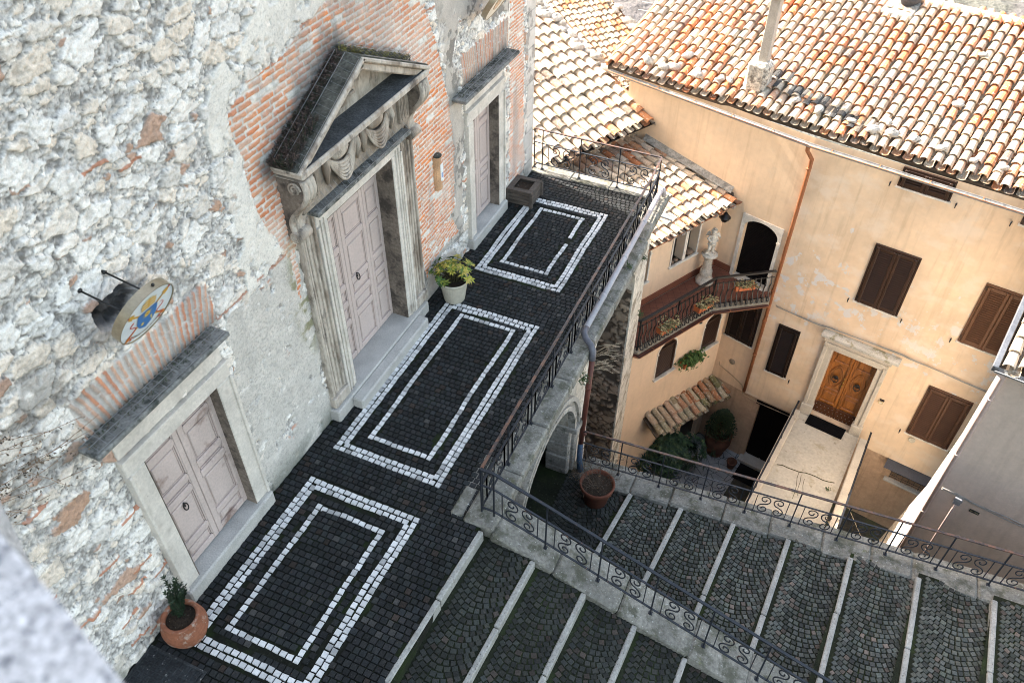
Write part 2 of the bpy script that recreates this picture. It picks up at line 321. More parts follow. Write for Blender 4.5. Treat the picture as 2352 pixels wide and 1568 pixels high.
# ================================================================== church
church = empty('church', (0, 8, 0), 'old church front of white rubble and worn brick with three pink doors', 'church')
DOORS = [(3.64, 4.92, 0.24, 2.66), (7.62, 9.42, 0.24, 3.52), (12.32, 13.46, 0.24, 2.78)]
def church_wall():
    st = 0.0125; ys = np.arange(0.6, 15.42, st); zs = np.arange(-0.25, 7.9, st)
    Y, Z = np.meshgrid(ys, zs, indexing='ij')
    w1 = fbm(Y, Z, 2.2, 4, 3)-.5; w2 = fbm(Y+31, Z+7, 2.2, 4, 5)-.5
    w3 = fbm(Y, Z, 9, 3, 8)-.5; w4 = fbm(Y+11, Z+3, 9, 3, 9)-.5
    w5 = fbm(Y, Z, 24, 4, 14)-.5; w6 = fbm(Y+3, Z+8, 24, 4, 15)-.5; Yw = Y+w1*.20+w3*.05+w5*.042; Zw = Z+w2*.14+w4*.04+w6*.036
    # large and small stones
    e1, i1, s1 = worley(Yw, Zw, .27, .18, 21, .6); e2, i2, s2 = worley(Yw+5, Zw+3, .11, .07, 22, .45)
    n1 = fbm(Y, Z, 1.1, 3, 31); n2 = fbm(Y, Z, 14, 4, 33); n3 = fbm(Y, Z, 40, 2, 35); n0 = fbm(Y, Z, 0.5, 3, 37)
    big = sstep(.06, .15, e1-.22*(s1-.10)*(1.1-n0)) ; big = np.where(i1 > .44+.5*(n1-.5), big, 0)
    sml = sstep(.12, .24, e2); sml = np.where(i2 > .55-.3*(n1-.5), sml, 0)
    stone = np.maximum(big, sml*.85*(big < .15)); sid = np.where(big > .15, i1, i2); sid2 = np.where(big > .15, s1, s2)
    H = .040*np.power(big, .35)*(.5+.8*s1)+.016*np.power(sml, .4)*(big < .15)+.022*(n2-.5)+.016*(n3-.5)-.012*np.exp(-((np.maximum(big, sml*(big < .15))-.12)/.12)**2)*(np.maximum(big, sml) > .01)
    H += (fbm(Y, Z, 30, 3, 41)-.5)*.034*(1-stone)
    white = np.array([.88, .83, .775]); cream = np.array([.78, .66, .54]); grey = np.array([.64, .60, .56]); mort = np.array([.56, .53, .50]); dark = np.array([.13, .12, .11]); rust = np.array([.42, .22, .13])
    def mix(a, b, t): return a+(b-a)*t[..., None]
    sc = mix(np.broadcast_to(white, Y.shape+(3,)), cream, np.clip((sid*7 % 1-.42)*2.2, 0, 1)*.8)
    sc = mix(sc, grey, np.clip((sid*13 % 1-.65)*2, 0, 1)); sc = mix(sc, rust, ((sid*29 % 1) > .955)*.8)
    sc = sc*(.66+.42*n2+.28*fbm(Y, Z, 34, 3, 52))[..., None]
    mc = mort*(.40+1.2*fbm(Y, Z, 38, 2, 51))[..., None]
    C = mix(mc, sc, sstep(.30, .50, stone))
    crack = sstep(.15, .0, np.abs(stone-.20))*sstep(.32, .54, fbm(Y, Z, 3, 3, 61)); C = mix(C, dark, crack*.95)  # shade of the crevices round the stones painted into the colour
    pits = np.maximum(sstep(.64, .72, fbm(Y, Z, 12, 3, 63)), .9*sstep(.62, .69, fbm(Y, Z, 30, 3, 64))); C = mix(C, dark, pits*.62*(1-.55*stone)); H -= pits*.012
    # flat thin bricks scattered in the rubble, more of them low down
    bu = np.floor(Y/.34+np.floor(Z/.055)*.37); bv = np.floor(Z/.055); rb = np.random.RandomState(71).rand(97, 131)
    q = rb[bu.astype(int) % 97, bv.astype(int) % 131]; dens = .012+.07*sstep(2.4, .8, Z)*sstep(5.6, 3, Y)+.05*((Y > 5.1) & (Y < 6.9) & (Z < 2.2))*.3+.03*sstep(4.2, 2.6, Z)*(Y < 3.5)
    fb = (q < dens) & (((Z/.055) % 1) > .25) & (((Y/.34+np.floor(Z/.055)*.37) % 1) > .12)
    C = mix(C, np.array([.50, .22, .13])*(.8+.5*fbm(Y, Z, 9, 2, 75))[..., None], fb*.9); H = np.where(fb, H+.008, H)
    # plaster remains
    def plaster(mask, col, relief=.03):
        nonlocal C, H
        pl = np.array(col)*(.80+.34*fbm(Y, Z, 5, 4, 81))[..., None]; pl = mix(pl, np.array([.34, .32, .30]), sstep(.60, .74, fbm(Y, Z, 40, 3, 83))*.4)
        C = mix(C, pl, mask); H = H*(1-mask)+mask*(relief+.006*(n3-.5)+.008*(fbm(Y, Z, 30, 2, 85)-.5))
    edge = (fbm(Y, Z, 1.8, 4, 91)-.5)
    m_pl = inpoly(Y+edge*.5, Z+edge*.4, [(5.25, -.5), (5.2, 2.2), (5.38, 3.2), (5.5, 3.45), (6.95, 3.5), (7.0, -.5)]).astype(float)
    m_pl *= sstep(.28, .46, fbm(Y, Z, 6, 4, 94)+.10)
    m_pl *= sstep(.30, .42, fbm(Y, Z, 1.3, 4, 93)+.25*sstep(.9, 1.6, Z)+.12*(Y > 6))
    plaster(m_pl, (.62, .58, .53))
    pg = m_pl*sstep(.58, .66, fbm(Y, Z, 44, 3, 103)); C = mix(C, np.array([.30, .28, .255]), pg*.40); H -= pg*.006
    ln = sstep(.022, .012, np.abs(Z-(3.47+.02*(Y-5.4))))*((Y > 5.3) & (Y < 6.95)); C = mix(C, np.array([.48, .22, .14]), ln*.85)
    m_w = inpoly(Y+edge*.5, Z+edge*.5, [(6.0, 3.5), (5.9, 4.6), (6.05, 6.1), (6.6, 6.3), (7.2, 6.6), (7.9, 6.9), (8.6, 8), (10.5, 8), (9.6, 6.4), (8, 6.2), (7, 6.1), (6.4, 5.9), (6.35, 4.4), (6.9, 3.6)]).astype(float)
    plaster(m_w*sstep(.36, .50, fbm(Y, Z, 5, 4, 95)+.06), (.80, .75, .68), .035)
    m_g = inpoly(Y+edge*.7, Z+edge*.5, [(9.9, -.5), (10.0, 3.0), (10.35, .6), (11.9, .6), (11.95, 3.3), (11.8, 4.2), (12.1, 4.9), (13.2, 4.2), (14.1, 4.2), (14.1, 8), (11, 8), (11.1, 5), (11.4, 3.9), (11.5, 2.4), (11.55, 1.4), (10.4, .65), (11.9, .3), (11.9, -.5)]).astype(float)
    plaster(m_g*sstep(.30, .5, fbm(Y, Z, 1.7, 4, 97)+.12), (.52, .47, .42), .03)
    dg = m_g*sstep(.50, .58, fbm(Y, Z, 9, 4, 99))*sstep(.42, .6, fbm(Y, Z, 1.6, 3, 101)); C = mix(C, np.array([.17, .16, .145]), dg*.75); H -= dg*.012
    # brickwork around the portal, right strip and the low patch
    def bricks(mask, bh, bl, ang=0.0, tone=0.0, fade=0.5, seed=0):
        nonlocal C, H
        ca, sa = math.cos(ang), math.sin(ang); a = Y*ca+Z*sa+w3*.02; b = -Y*sa+Z*ca+w4*.016+.01*np.sin(Y*2.1)
        row = np.floor(b/bh); a2 = a/bl+.5*(row % 2)+.13*np.sin(row*3.7); fa = a2 % 1; fbb = (b/bh) % 1
        ed = np.minimum(np.minimum(fa, 1-fa)*bl, np.minimum(fbb, 1-fbb)*bh)
        mk = sstep(.009, .017, ed+.014*(fbm(Y, Z, 30, 2, seed+5)-.5))
        rr = np.random.RandomState(seed+3).rand(211, 223); t = rr[np.floor(a2).astype(int) % 211, row.astype(int) % 223]
        cols = np.array([[.72, .27, .11], [.62, .24, .12], [.68, .33, .19], [.64, .40, .29], [.60, .28, .16]]); cb = cols[np.clip((t*5).astype(int), 0, 4)]
        cb = cb*(.85+.3*n2)[..., None]
        fd = sstep(.46, .70, fbm(Y, Z, .9, 4, seed+7)+fade-.5); cb = mix(cb, np.array([.68, .50, .41]), fd*.70)
        mm = np.array([.74, .69, .63])*(.8+.35*fbm(Y, Z, 18, 3, seed+9))[..., None]
        Cb = mix(mm, cb, mk*(t > .05)); C = mix(C, Cb, mask); H = H*(1-mask)+mask*(.012+.016*mk+.006*(n3-.5)-.01*pits)
    mB = inpoly(Y+edge*.22, Z+edge*.22, [(6.38, 4.35), (6.36, 5.75), (6.7, 5.9), (7.3, 5.95), (7.9, 6.1), (8.6, 6.35), (9.3, 6.7), (9.9, 6.9), (10.5, 6.5), (10.8, 5.5), (11.2, 4.4), (11.5, 3.4), (11.6, 2.3), (11.5, 1.35), (10.5, 1.0), (10.3, .5), (9.9, 2.2), (10, 3.9), (6.95, 3.75), (6.85, 2.6), (6.7, 3.6)]).astype(float)
    bricks(mB, .083, .26, 0, 0, .40, 100)
    bricks(inpoly(Y+edge*.15, Z+edge*.15, [(10.36, 1.2), (11.4, 1.2), (11.7, .74), (10.5, .74)]).astype(float), .075, .2, .15, 0, .1, 130)
    bricks(inpoly(Y+edge*.2, Z+edge*.2, [(14.1, 8), (14.75, 8), (14.85, 3), (14.95, .3), (14.15, .35)]).astype(float), .07, .22, 0, 0, .44, 140)
    # sailor-course brick fans over the side doors (bricks on end)
    def fan(y0, y1, z0, z1, cy, cz, pit, seed):
        nonlocal C, H
        th = np.arctan2(Y-cy, Z-cz); rr = np.hypot(Y-cy, Z-cz); rm = (z0+z1)/2-cz
        a = th*rm/pit+.25*w3; k = np.floor(a); f = a % 1; rnd = np.random.RandomState(seed).rand(64)[k.astype(int) % 64]; rn2 = np.random.RandomState(seed+1).rand(64)[k.astype(int) % 64]
        top = z1-.06*rnd-.12*((Y-(y0+y1)/2)/((y1-y0)/2))**2*0; m = (Y > y0) & (Y < y1) & (Z > z0) & (Z < top)
        jn = np.abs(Z-(z0+(.35+.3*rn2)*(z1-z0))) > .008
        bk = sstep(.22, .32, np.minimum(f, 1-f)+.1*(fbm(Y, Z, 30, 2, seed+4)-.5))*m*jn
        cb = np.array([[.60, .28, .17], [.52, .24, .15], [.60, .38, .28], [.46, .36, .30]])[(rnd*3.99).astype(int)]*(.85+.3*n2)[..., None]
        base = m*sstep(z1+.02, z1-.1, Z); C = mix(C, mort*(.8+.4*n2)[..., None], base*.9); H = H*(1-base)+base*.012
        C = mix(C, cb, bk); H = np.where(bk > .3, .034+.01*(n2-.5), H)
    fan(3.2, 5.3, 3.50, 4.08, 4.3, .4, .085, 201); fan(12.0, 14.02, 3.55, 4.15, 13.4, -2.0, .07, 211); fan(7.3, 9.2, 6.75, 7.5, 8.6, 3.2, .17, 221)
    # ashlar quoins at the corner
    qm = (Y > 14.92+.12*((np.floor(Z/.38) % 2))); row = np.floor(Z/.38); je = np.minimum((Z/.38) % 1, 1-(Z/.38) % 1)*.38
    cq = np.array([.60, .56, .52])*(.72+.5*fbm(Y, Z, 3, 4, 231))[..., None]; cq = mix(cq, np.array([.25, .23, .21]), sstep(.6, .7, fbm(Y, Z, 6, 4, 233))*.7); cq = mix(cq, dark, sstep(.012, .004, je)*.7)
    C = np.where(qm[..., None], cq, C); H = np.where(qm, .03-.02*sstep(.015, .0, je)+.008*(n2-.5), H)
    # putlog hole behind the left sign, shade painted in its colour; lichens and run-off stains (wear with its own shape)
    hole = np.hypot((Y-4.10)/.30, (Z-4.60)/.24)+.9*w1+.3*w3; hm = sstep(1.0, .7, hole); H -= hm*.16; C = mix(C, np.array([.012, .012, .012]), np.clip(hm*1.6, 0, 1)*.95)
    sign_dk = sstep(.1, .5, 1-np.hypot((Y-4.2)/.9, (Z-4.55)/.55))*sstep(.4, .62, fbm(Y, Z, 3, 4, 241)); C = mix(C, np.array([.17, .17, .18]), sign_dk*.55)  # stain and shadow behind the sign painted together
    st2 = sstep(.0, .5, 1-np.hypot((Y-8.3)/2.4, (Z-5.6)/.95))*sstep(.38, .62, fbm(Y*3, Z*.5, 1.5, 4, 243)); C = mix(C, np.array([.36, .34, .32]), st2*.45)
    mo = sstep(.0, .6, 1-np.hypot((Y-6.85)/.30, (Z-2.6)/1.3))*sstep(.42, .6, fbm(Y, Z, 7, 4, 245)); C = mix(C, np.array([.20, .19, .08]), mo*.8)
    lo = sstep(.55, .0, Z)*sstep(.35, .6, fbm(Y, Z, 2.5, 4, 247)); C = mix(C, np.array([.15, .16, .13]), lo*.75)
    dk = sstep(.0, .6, 1-np.hypot((Y-2.7)/1.0, (Z-4.1)/1.0))*sstep(.45, .62, fbm(Y, Z, 3.5, 4, 249)); C = mix(C, np.array([.15, .13, .11]), dk*.6)
    run = sstep(.56, .70, fbm(Y*4, Z*.35, 1.2, 4, 251))*sstep(.5, .7, fbm(Y, Z, .6, 2, 253)); C = mix(C, np.array([.30, .285, .27]), run*.45)
    def seg(y0, z0, y1, z1):
        t = np.clip(((Y-y0)*(y1-y0)+(Z-z0)*(z1-z0))/((y1-y0)**2+(z1-z0)**2), 0, 1); return np.hypot(Y-y0-t*(y1-y0), Z-z0-t*(z1-z0))
    so = np.maximum(sstep(.42, .05, seg(6.8, 4.8, 8.45, 5.65)+.25*(fbm(Y, Z*.6, 5, 4, 261)-.5)), .7*sstep(.22, .02, seg(8.45, 5.65, 10.1, 4.85)+.2*(fbm(Y, Z, 6, 4, 263)-.5))); C = mix(C, np.array([.085, .09, .095]), so*.85)
    so = np.maximum(sstep(.30, .03, seg(3.1, 3.44, 5.2, 3.44)+.25*(fbm(Y, Z, 6, 4, 265)-.5)), sstep(.26, .03, seg(11.6, 3.48, 13.9, 3.48)+.25*(fbm(Y, Z, 6, 4, 267)-.5))); C = mix(C, np.array([.12, .12, .11]), so*.55*(Z > 3.40))
    P = np.stack([H, Y, Z], -1)
    cy, cz = (Y[:-1, :-1]+Y[1:, 1:])/2, (Z[:-1, :-1]+Z[1:, 1:])/2; keep = np.ones(cy.shape, bool)
    for (a, b, c, d) in DOORS: keep &= ~((cy > a) & (cy < b) & (cz < d))
    m = mat('rubble_wall', attr=True, rough=0.92, n1=(6, .04), n2=(70, .16), bump=(90, .55, .012))
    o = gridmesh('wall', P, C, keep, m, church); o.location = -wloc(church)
    # the rest of the wall: above (unseen, heightened to shade the parapet), beyond the frame, end face
    b = MB(); b.box(O_, X_, Y_, Z_, (-6, -8, -4.5), (-.5, 15.40, 18.2))
    b.box(O_, X_, Y_, Z_, (-.5, -8, 7.9), (0.0, 15.41, 18)); b.box(O_, X_, Y_, Z_, (-.5, -8, -4), (0, .6, 7.9)); b.box(O_, X_, Y_, Z_, (-.5, 15.0, -4.4), (-.03, 15.41, 7.9))
    o2 = put(b, 'masonry_body', mat('rubble_plain', (.55, .53, .50), .9, n1=(3, .3), n2=(12, .3), bump=(8, 1, .1)), church)
church_wall()
ST = M_stone()
def mould_frame(mb, y0, y1, z0, z1, w, x0, x1, col=None):
    """door surround: two jambs and a lintel with a fillet step"""
    for a, b in ((y0-w, y0), (y1, y1+w)):
        mb.box(O_, X_, Y_, Z_, (x0, a, z0), (x1, b, z1), bev=.012)
        mb.box(O_, X_, Y_, Z_, (x1-.01, (a if a < y0 else b-.05), z0+.002), (x1+.028, (a+.05 if a < y0 else b), z1+.002), bev=.008)
    mb.box(O_, X_, Y_, Z_, (x0, y0-w, z1+.003), (x1, y1+w, z1+w), bev=.012); mb.box(O_, X_, Y_, Z_, (x1-.01, y0-w, z1+w-.05), (x1+.028, y1+w, z1+w+.004), bev=.008)
def panelled_leaf(y0, y1, z0, z1, x, rows, parent, name='door_leaf', cols=1, m=None, O=O_, YY=Y_, NN=X_, arch=False):
    """a door leaf: slab, stiles and rails proud of sunk panels, raised fields"""
    mb = MB(); W_ = y1-y0; sw = .085 if W_ > .5 else .07
    P = lambda a, b: mb.box(O, NN, YY, Z_, a, b, bev=.008)
    mb.box(O, NN, YY, Z_, (x-.05, y0, z0), (x, y1, z1))
    zz = z0; tot = sum(rows); Hh = z1-z0-.10*(len(rows)+1)
    cw = (W_-sw*(cols+1))/cols
    for c in range(cols+1): P((x-.005, y0+c*(cw+sw), z0), (x+.035, y0+c*(cw+sw)+sw, z1))
    for r_ in rows:
        h = Hh*r_/tot
        for c in range(cols):
            ya = y0+sw+c*(cw+sw); P((x-.005, ya+.001, zz), (x+.033, ya+cw-.001, zz+.10))
            mb.box(O, NN, YY, Z_, (x-.004, ya+.05, zz+.15), (x+.022, ya+cw-.05, zz+.10+h-.05), bev=.018)
            for t in (.0, .022):   # moulding round the panel
                for (p, q) in (((ya+t, zz+.1+t), (ya+t+.014, zz+.1+h-t)), ((ya+cw-t-.014, zz+.1+t), (ya+cw-t, zz+.1+h-t)), ((ya+t, zz+.1+t), (ya+cw-t, zz+.1+t+.014)), ((ya+t, zz+.1+h-t-.014), (ya+cw-t, zz+.1+h-t))):
                    mb.box(O, NN, YY, Z_, (x-.004, p[0], p[1]), (x+.024-t*.6, q[0], q[1]))
        zz += h+.10
    for c in range(cols):
        ya = y0+sw+c*(cw+sw); P((x-.005, ya+.001, zz), (x+.033, ya+cw-.001, z1))
    return put(mb, name, m or M_door(), parent)
def knocker(y, z, x, parent, r=.05, O=O_, YY=Y_, NN=X_):
    mb = MB(); c = O+NN*(x+.03)+YY*y+Z_*z
    pts = [c+YY*(r*.62*math.sin(t*math.pi/8))+Z_*(r*math.cos(t*math.pi/8))+NN*(.008+.012*(1-math.cos(t*math.pi/8))) for t in range(17)]
    mb.tube(pts, .009, 6); mb.sphere(c+Z_*r, .017, n=8); mb.box(c, NN, YY, Z_, (-.004, -.008, -.01), (.01, .008, .03))
    return put(mb, 'door_knocker', M_black(), parent)
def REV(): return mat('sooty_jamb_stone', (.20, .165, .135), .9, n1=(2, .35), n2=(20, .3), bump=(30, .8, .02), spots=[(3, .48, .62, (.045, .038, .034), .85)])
def side_door(D, sill, rows, cornice, lab):
    y0, y1, z0, z1 = D
    root = empty('door', (0, (y0+y1)/2, z0)); root.parent = church; root.location = V(0, (y0+y1)/2, z0)-wloc(church)
    tag(root, lab)
    f = MB(); w0 = .30 if D is DOORS[0] else .36
    w = .27; mould_frame(f, y0, y1, z0, z1, w, -.19, .085); put(f, 'door_frame', ST, root)
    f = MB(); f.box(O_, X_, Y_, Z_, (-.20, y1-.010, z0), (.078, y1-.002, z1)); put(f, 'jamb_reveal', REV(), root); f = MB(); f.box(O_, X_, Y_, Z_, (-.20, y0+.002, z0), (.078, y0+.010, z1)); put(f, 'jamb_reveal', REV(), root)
    b = MB(); b.box(O_, X_, Y_, Z_, (-.10, y0-w+.02, z1+w+.01), (.05, y1+w-.02, cornice[2]), bev=.01)
    b.box(O_, X_, Y_, Z_, (-.10, cornice[0]+.08, cornice[2]-.06), (.20, cornice[1]-.08, cornice[2]+.003), bev=.02)
    put(b, 'frieze', ST, root)
    c = MB(); c.box(O_, X_, Y_, Z_, (-.10, cornice[0], cornice[2]+.004), (.31, cornice[1], cornice[2]+.075), bev=.015)
    put(c, 'cornice', mat('blackened_cornice_stone', (.20, .20, .19), .9, n1=(4, .4), n2=(30, .3), bump=(40, .7, .02), spots=[(5, .5, .62, (.035, .04, .035), .9)]), root)
    # debris, moss and mesh wire on the cornice top
    g = MB(); zt = cornice[2]+.075
    for k in range(420):
        yy = R.uniform(cornice[0]+.05, cornice[1]-.05); xx = R.uniform(.0, .2) if D is DOORS[0] else R.uniform(0, .22); h = R.uniform(.01, .07); a = R.uniform(0, 6.28); l = R.uniform(.02, .07)
        p = V(xx, yy, zt+.004); g.face([p, p+V(.006, .006, 0), p+V(math.cos(a)*l, math.sin(a)*l, h)], R.choice([(.03, .05, .025), (.05, .07, .03), (.10, .08, .05), (.03, .03, .03)]))
    tag(put(g, 'moss', M_leaf(), root), kind='stuff')
    wv = MB()
    for k in range(int((cornice[1]-cornice[0])/.11)):
        yy = cornice[0]+.06+k*.11; wv.tube([V(.02, yy, zt+.06), V(.18, yy, zt+.075), V(.30, yy, zt+.03)], .0019, 4)
    for xx, zz in ((.1, .07), (.2, .075), (.295, .035)): wv.tube([V(xx, cornice[0]+.03, zt+zz), V(xx, cornice[1]-.03, zt+zz)], .003, 4)
    put(wv, 'bird_wire', mat('galvanised_wire', (.30, .31, .33), .5, metal=.6, bump=None), root)
    ym = (y0+y1)/2; DX = -.12 if D is DOORS[0] else -.17
    for a, bb, s_ in ((y0-.01, ym-.004, -1), (ym+.004, y1+.01, 1)):
        l = panelled_leaf(a, bb, z0+.03, z1+.01, DX, rows, root, m=mat('stained_door_paint', (0.53, 0.435, 0.40), 0.7, n1=(2, .1), n2=(30, .1), bump=(30, .2, .004), spots=[(2.2, .56, .70, (.15, .08, .055), .75), (30, .66, .69, (.20, .13, .10), .6)]) if D is DOORS[0] else None)
        if s_ < 0: knocker((a+bb)/2+.02, z0+1.05, DX, root, .055)
    t = MB(); t.box(O_, X_, Y_, Z_, (-.5, y0-.28, -.05), (.16, y1+.28, z0), bev=.025); put(t, 'threshold', mat('threshold_stone', (.44, .42, .39), .9, n1=(3, .15), n2=(50, .2), bump=(50, .5, .01)), root)
    k = MB(); k.box(O_, X_, Y_, Z_, (-.4, y0, z0), (-.225, y1, z1)); put(k, 'dark_backing', M_dark(), root)
    return root
side_door(DOORS[0], 0, [1.5, 5, .7, 4, 1.2], (3.07, 5.18, 3.42), 'weather-stained left pink door with smudged handles')
side_door(DOORS[2], 0, [3.2, 1.1, 4.2, 1.6], (11.60, 13.95, 3.45), 'clean narrow pink door at the far end of the terrace')
# ---- main portal
def portal():
    y0, y1, z0, z1 = DOORS[1]
    root = empty('portal', (0, 8.5, 0)); root.parent = church; root.location = V(0, 8.5, 0)-wloc(church)
    pst = mat('stained_carved_stone', (.50, .44, .375), .85, n1=(2, .2), n2=(24, .15), bump=(45, .6, .014), stretch=(1, 1, .45),
              spots=[(2.6, .46, .62, (.22, .17, .13), .85), (5, .55, .66, (.06, .05, .045), .7), (20, .68, .72, (.5, .45, .2), .3)])
    f = MB(); w = .27
    mould_frame(f, y0, y1, z0, z1, w, -.30, .10)
    for t in (.11, .19):
        for a in (y0-t, y1+t-.02): f.box(O_, X_, Y_, Z_, (.09, a, z0+.003), (.125, a+.02, z1+.1), bev=.005)
    put(f, 'door_frame', ST, root)
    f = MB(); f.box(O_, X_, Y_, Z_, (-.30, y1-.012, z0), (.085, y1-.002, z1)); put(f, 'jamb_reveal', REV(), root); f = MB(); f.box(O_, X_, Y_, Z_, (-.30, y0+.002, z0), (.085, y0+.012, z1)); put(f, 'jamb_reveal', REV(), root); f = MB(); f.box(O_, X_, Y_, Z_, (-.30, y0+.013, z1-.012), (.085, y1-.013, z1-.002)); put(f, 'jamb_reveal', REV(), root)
    for (a, b) in ((6.97, 7.34), (9.70, 10.07)):
        p = MB(); p.box(O_, X_, Y_, Z_, (-.02, a, z0), (.07, b, 3.86), bev=.01)
        for q in (.0, .07, .14, .23, .31): p.box(O_, X_, Y_, Z_, (.06, a+q, z0+.25), (.115 if q in (0, .31) else .095, a+q+.045, 3.80), bev=.012)
        p.box(O_, X_, Y_, Z_, (-.02, a-.02, z0+.002), (.14, b+.02, z0+.22), bev=.02)
        put(p, 'pilaster', pst, root)
    # frieze with garlands and fluted triglyph blocks
    fr = MB(); fr.box(O_, X_, Y_, Z_, (-.02, 7.1, 3.90), (.14, 9.94, 4.55), bev=.01)
    for (a, b) in ((7.16, 7.42), (9.62, 9.88)):
        fr.box(O_, X_, Y_, Z_, (.13, a, 4.02), (.20, b, 4.50), bev=.015)
        for k in range(3):
            yy = a+.045+k*.085; pts = [V(.205, yy+.022*math.sin(t/10*math.pi), 4.46-.38*t/10) for t in range(11)]; fr.tube(pts, .008, 4)
            pts = [V(.205, yy-.022*math.sin(t/10*math.pi), 4.46-.38*t/10) for t in range(11)]; fr.tube(pts, .008, 4)
    put(fr, 'frieze', mat('frieze_ground', (.30, .255, .21), .85, n1=(2, .3), n2=(24, .2), bump=(45, .6, .014), spots=[(3, .50, .62, (.09, .075, .06), .8)]), root)
    for c in (8.05, 8.99):
        g = MB()
        for k in range(6):
            dr = .17+.045*k; n = 14
            pts = [V(.16+.05*math.sin(math.pi*t/n)+.006*k, c-.36+.72*t/n, 4.44-dr*1.15*math.sin(math.pi*t/n)) for t in range(n+1)]; g.tube(pts, .030-.002*k, 6)
        g.sphere(V(.15, c, 4.40), .18, (.5, 1.15, .6), 12)
        for s_ in (-1, 1): g.tube([V(.17, c+s_*.37, 4.50), V(.19, c+s_*.39, 4.3), V(.17, c+s_*.38, 4.08)], [.045, .06, .02], 6)
        put(g, 'garland', pst, root)
    l = MB(); l.box(O_, X_, Y_, Z_, (-.02, 7.25, 3.80), (.26, 9.80, 3.87), bev=.015)
    put(l, 'architrave_ledge', mat('blackened_cornice_stone'), root)
    wv = MB()
    for k in range(24):
        yy = 7.3+k*.105; wv.tube([V(.15, yy, 4.05), V(.27, yy, 3.9)], .0019, 4)
    wv.tube([V(.27, 7.28, 3.90), V(.27, 9.78, 3.90)], .0035, 4)
    # scroll corbels outside the frieze
    for cy in (6.98, 10.02):
        k = MB(); n = 26; prof = []
        for t in range(n+1):
            s_ = t/n; prof.append((.36-.24*s_+.10*math.sin(s_*2*math.pi+.2), 4.60-.92*s_))
        for oy in (-.075, 0, .075): k.tube([V(max(x_, .06), cy+oy, z_) for x_, z_ in prof], [.05]*(n)+[.03], 8)
        k.prism(V(0, cy, 0), X_, Z_, Y_, [(0, 4.62)]+[(max(x_, .06), z_) for x_, z_ in prof]+[(0, 3.68)], -.11, .11)
        for (cx, cz, rr) in ((.13, 3.70, .085), (.27, 4.48, .10)):
            pts = [V(cx+rr*(1-t/28)*math.cos(t*.55), cy+.125*(1 if cy < 8 else -1)*-1, cz+rr*(1-t/28)*math.sin(t*.55)) for t in range(26)]; k.tube(pts, .018, 5)
        k.lathe(V(.15, cy-.13, 3.70), [(0, 0), (.085, 0), (.085, .26), (0, .26)], 16, axis=Y_)
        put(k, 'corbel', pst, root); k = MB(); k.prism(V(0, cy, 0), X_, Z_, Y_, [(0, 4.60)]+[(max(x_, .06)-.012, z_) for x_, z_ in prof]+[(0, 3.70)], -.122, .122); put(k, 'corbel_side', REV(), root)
    # cornice and pediment
    yl, yr, yc, zb, za = 6.83, 10.12, 8.46, 4.66, 5.56; xd = .47
    c = MB(); c.box(O_, X_, Y_, Z_, (-.02, yl+.12, zb-.07), (xd-.10, yr-.12, zb-.002), bev=.02); c.box(O_, X_, Y_, Z_, (-.02, yl, zb), (xd, yr, zb+.105), bev=.02)
    put(c, 'cornice', pst, root)
    d = MB(); n = 30
    d.face([V(.0, yl+.1, zb+.1085), V(xd-.03, yl+.1, zb+.1085), V(xd-.03, yr-.1, zb+.1085), V(0, yr-.1, zb+.1085)]); put(d, 'cornice_dirt', mat('slate_dirt', (.07, .075, .08), .9, n1=(5, .4), n2=(30, .4), bump=(30, .8, .02)), root)
    ty = MB(); ty.prism(O_, Y_, Z_, X_, [(yl+.35, zb+.1), (yr-.35, zb+.1), (yc, za-.12)], -.02, .06)
    ty.sphere(V(.07, yc-.1, 5.0), .14, (.5, 1, 1), 12)
    for k in range(9): a = math.pi*(k/8); ty.tube([V(.12, yc-.1+.10*math.cos(a), 5.0+.10*math.sin(a)), V(.13, yc-.1+.24*math.cos(a), 5.0+.22*math.sin(a))], [.02, .03], 5)
    put(ty, 'tympanum', pst, root)
    top = mat('mossy_black_stone', (.10, .10, .085), .95, n1=(3, .4), n2=(25, .4), bump=(30, .9, .03), spots=[(4, .5, .62, (.03, .032, .028), .9), (30, .6, .66, (.3, .28, .24), .4)])
    for (ya, zA, yb, zB) in ((yl, zb+.11, yc, za), (yc, za, yr, zb+.11)):
        u = V(0, yb-ya, zB-zA); L_ = u.length; u.normalize(); nn = V(0, -u.z, u.y)
        r_ = MB(); r_.box(V(0, ya, zA), X_, u, nn, (-.02, -.02, -.14), (xd-.06, L_+.02, -.03), bev=.02); r_.box(V(0, ya, zA), X_, u, nn, (-.02, -.04, -.03), (xd, L_+.03, .03), bev=.015); put(r_, 'raking_cornice', pst, root)
        q = MB(); k_ = 40
        q.box(V(0, ya, zA), X_, u, nn, (.0, -.03, .0305), (xd-.035, L_+.02, .05), bev=.01); put(q, 'weathered_top', top, root)
        w_ = MB()
        for j in range(int(L_/.12)): w_.tube([V(0, ya, zA)+u*(.1+j*.12)+nn*.18, V(.22, ya, zA)+u*(.1+j*.12)+nn*.15, V(xd-.03, ya, zA)+u*(.1+j*.12)+nn*.05], .0012, 3)
        for xx, h in ((.12, .165), (.26, .14), (xd-.04, .055)): w_.tube([V(xx, ya, zA)+u*.05+nn*h, V(xx, ya, zA)+u*(L_-.05)+nn*h], .0035, 4)
        put(w_, 'bird_wire', mat('galvanised_wire'), root)
        g = MB()
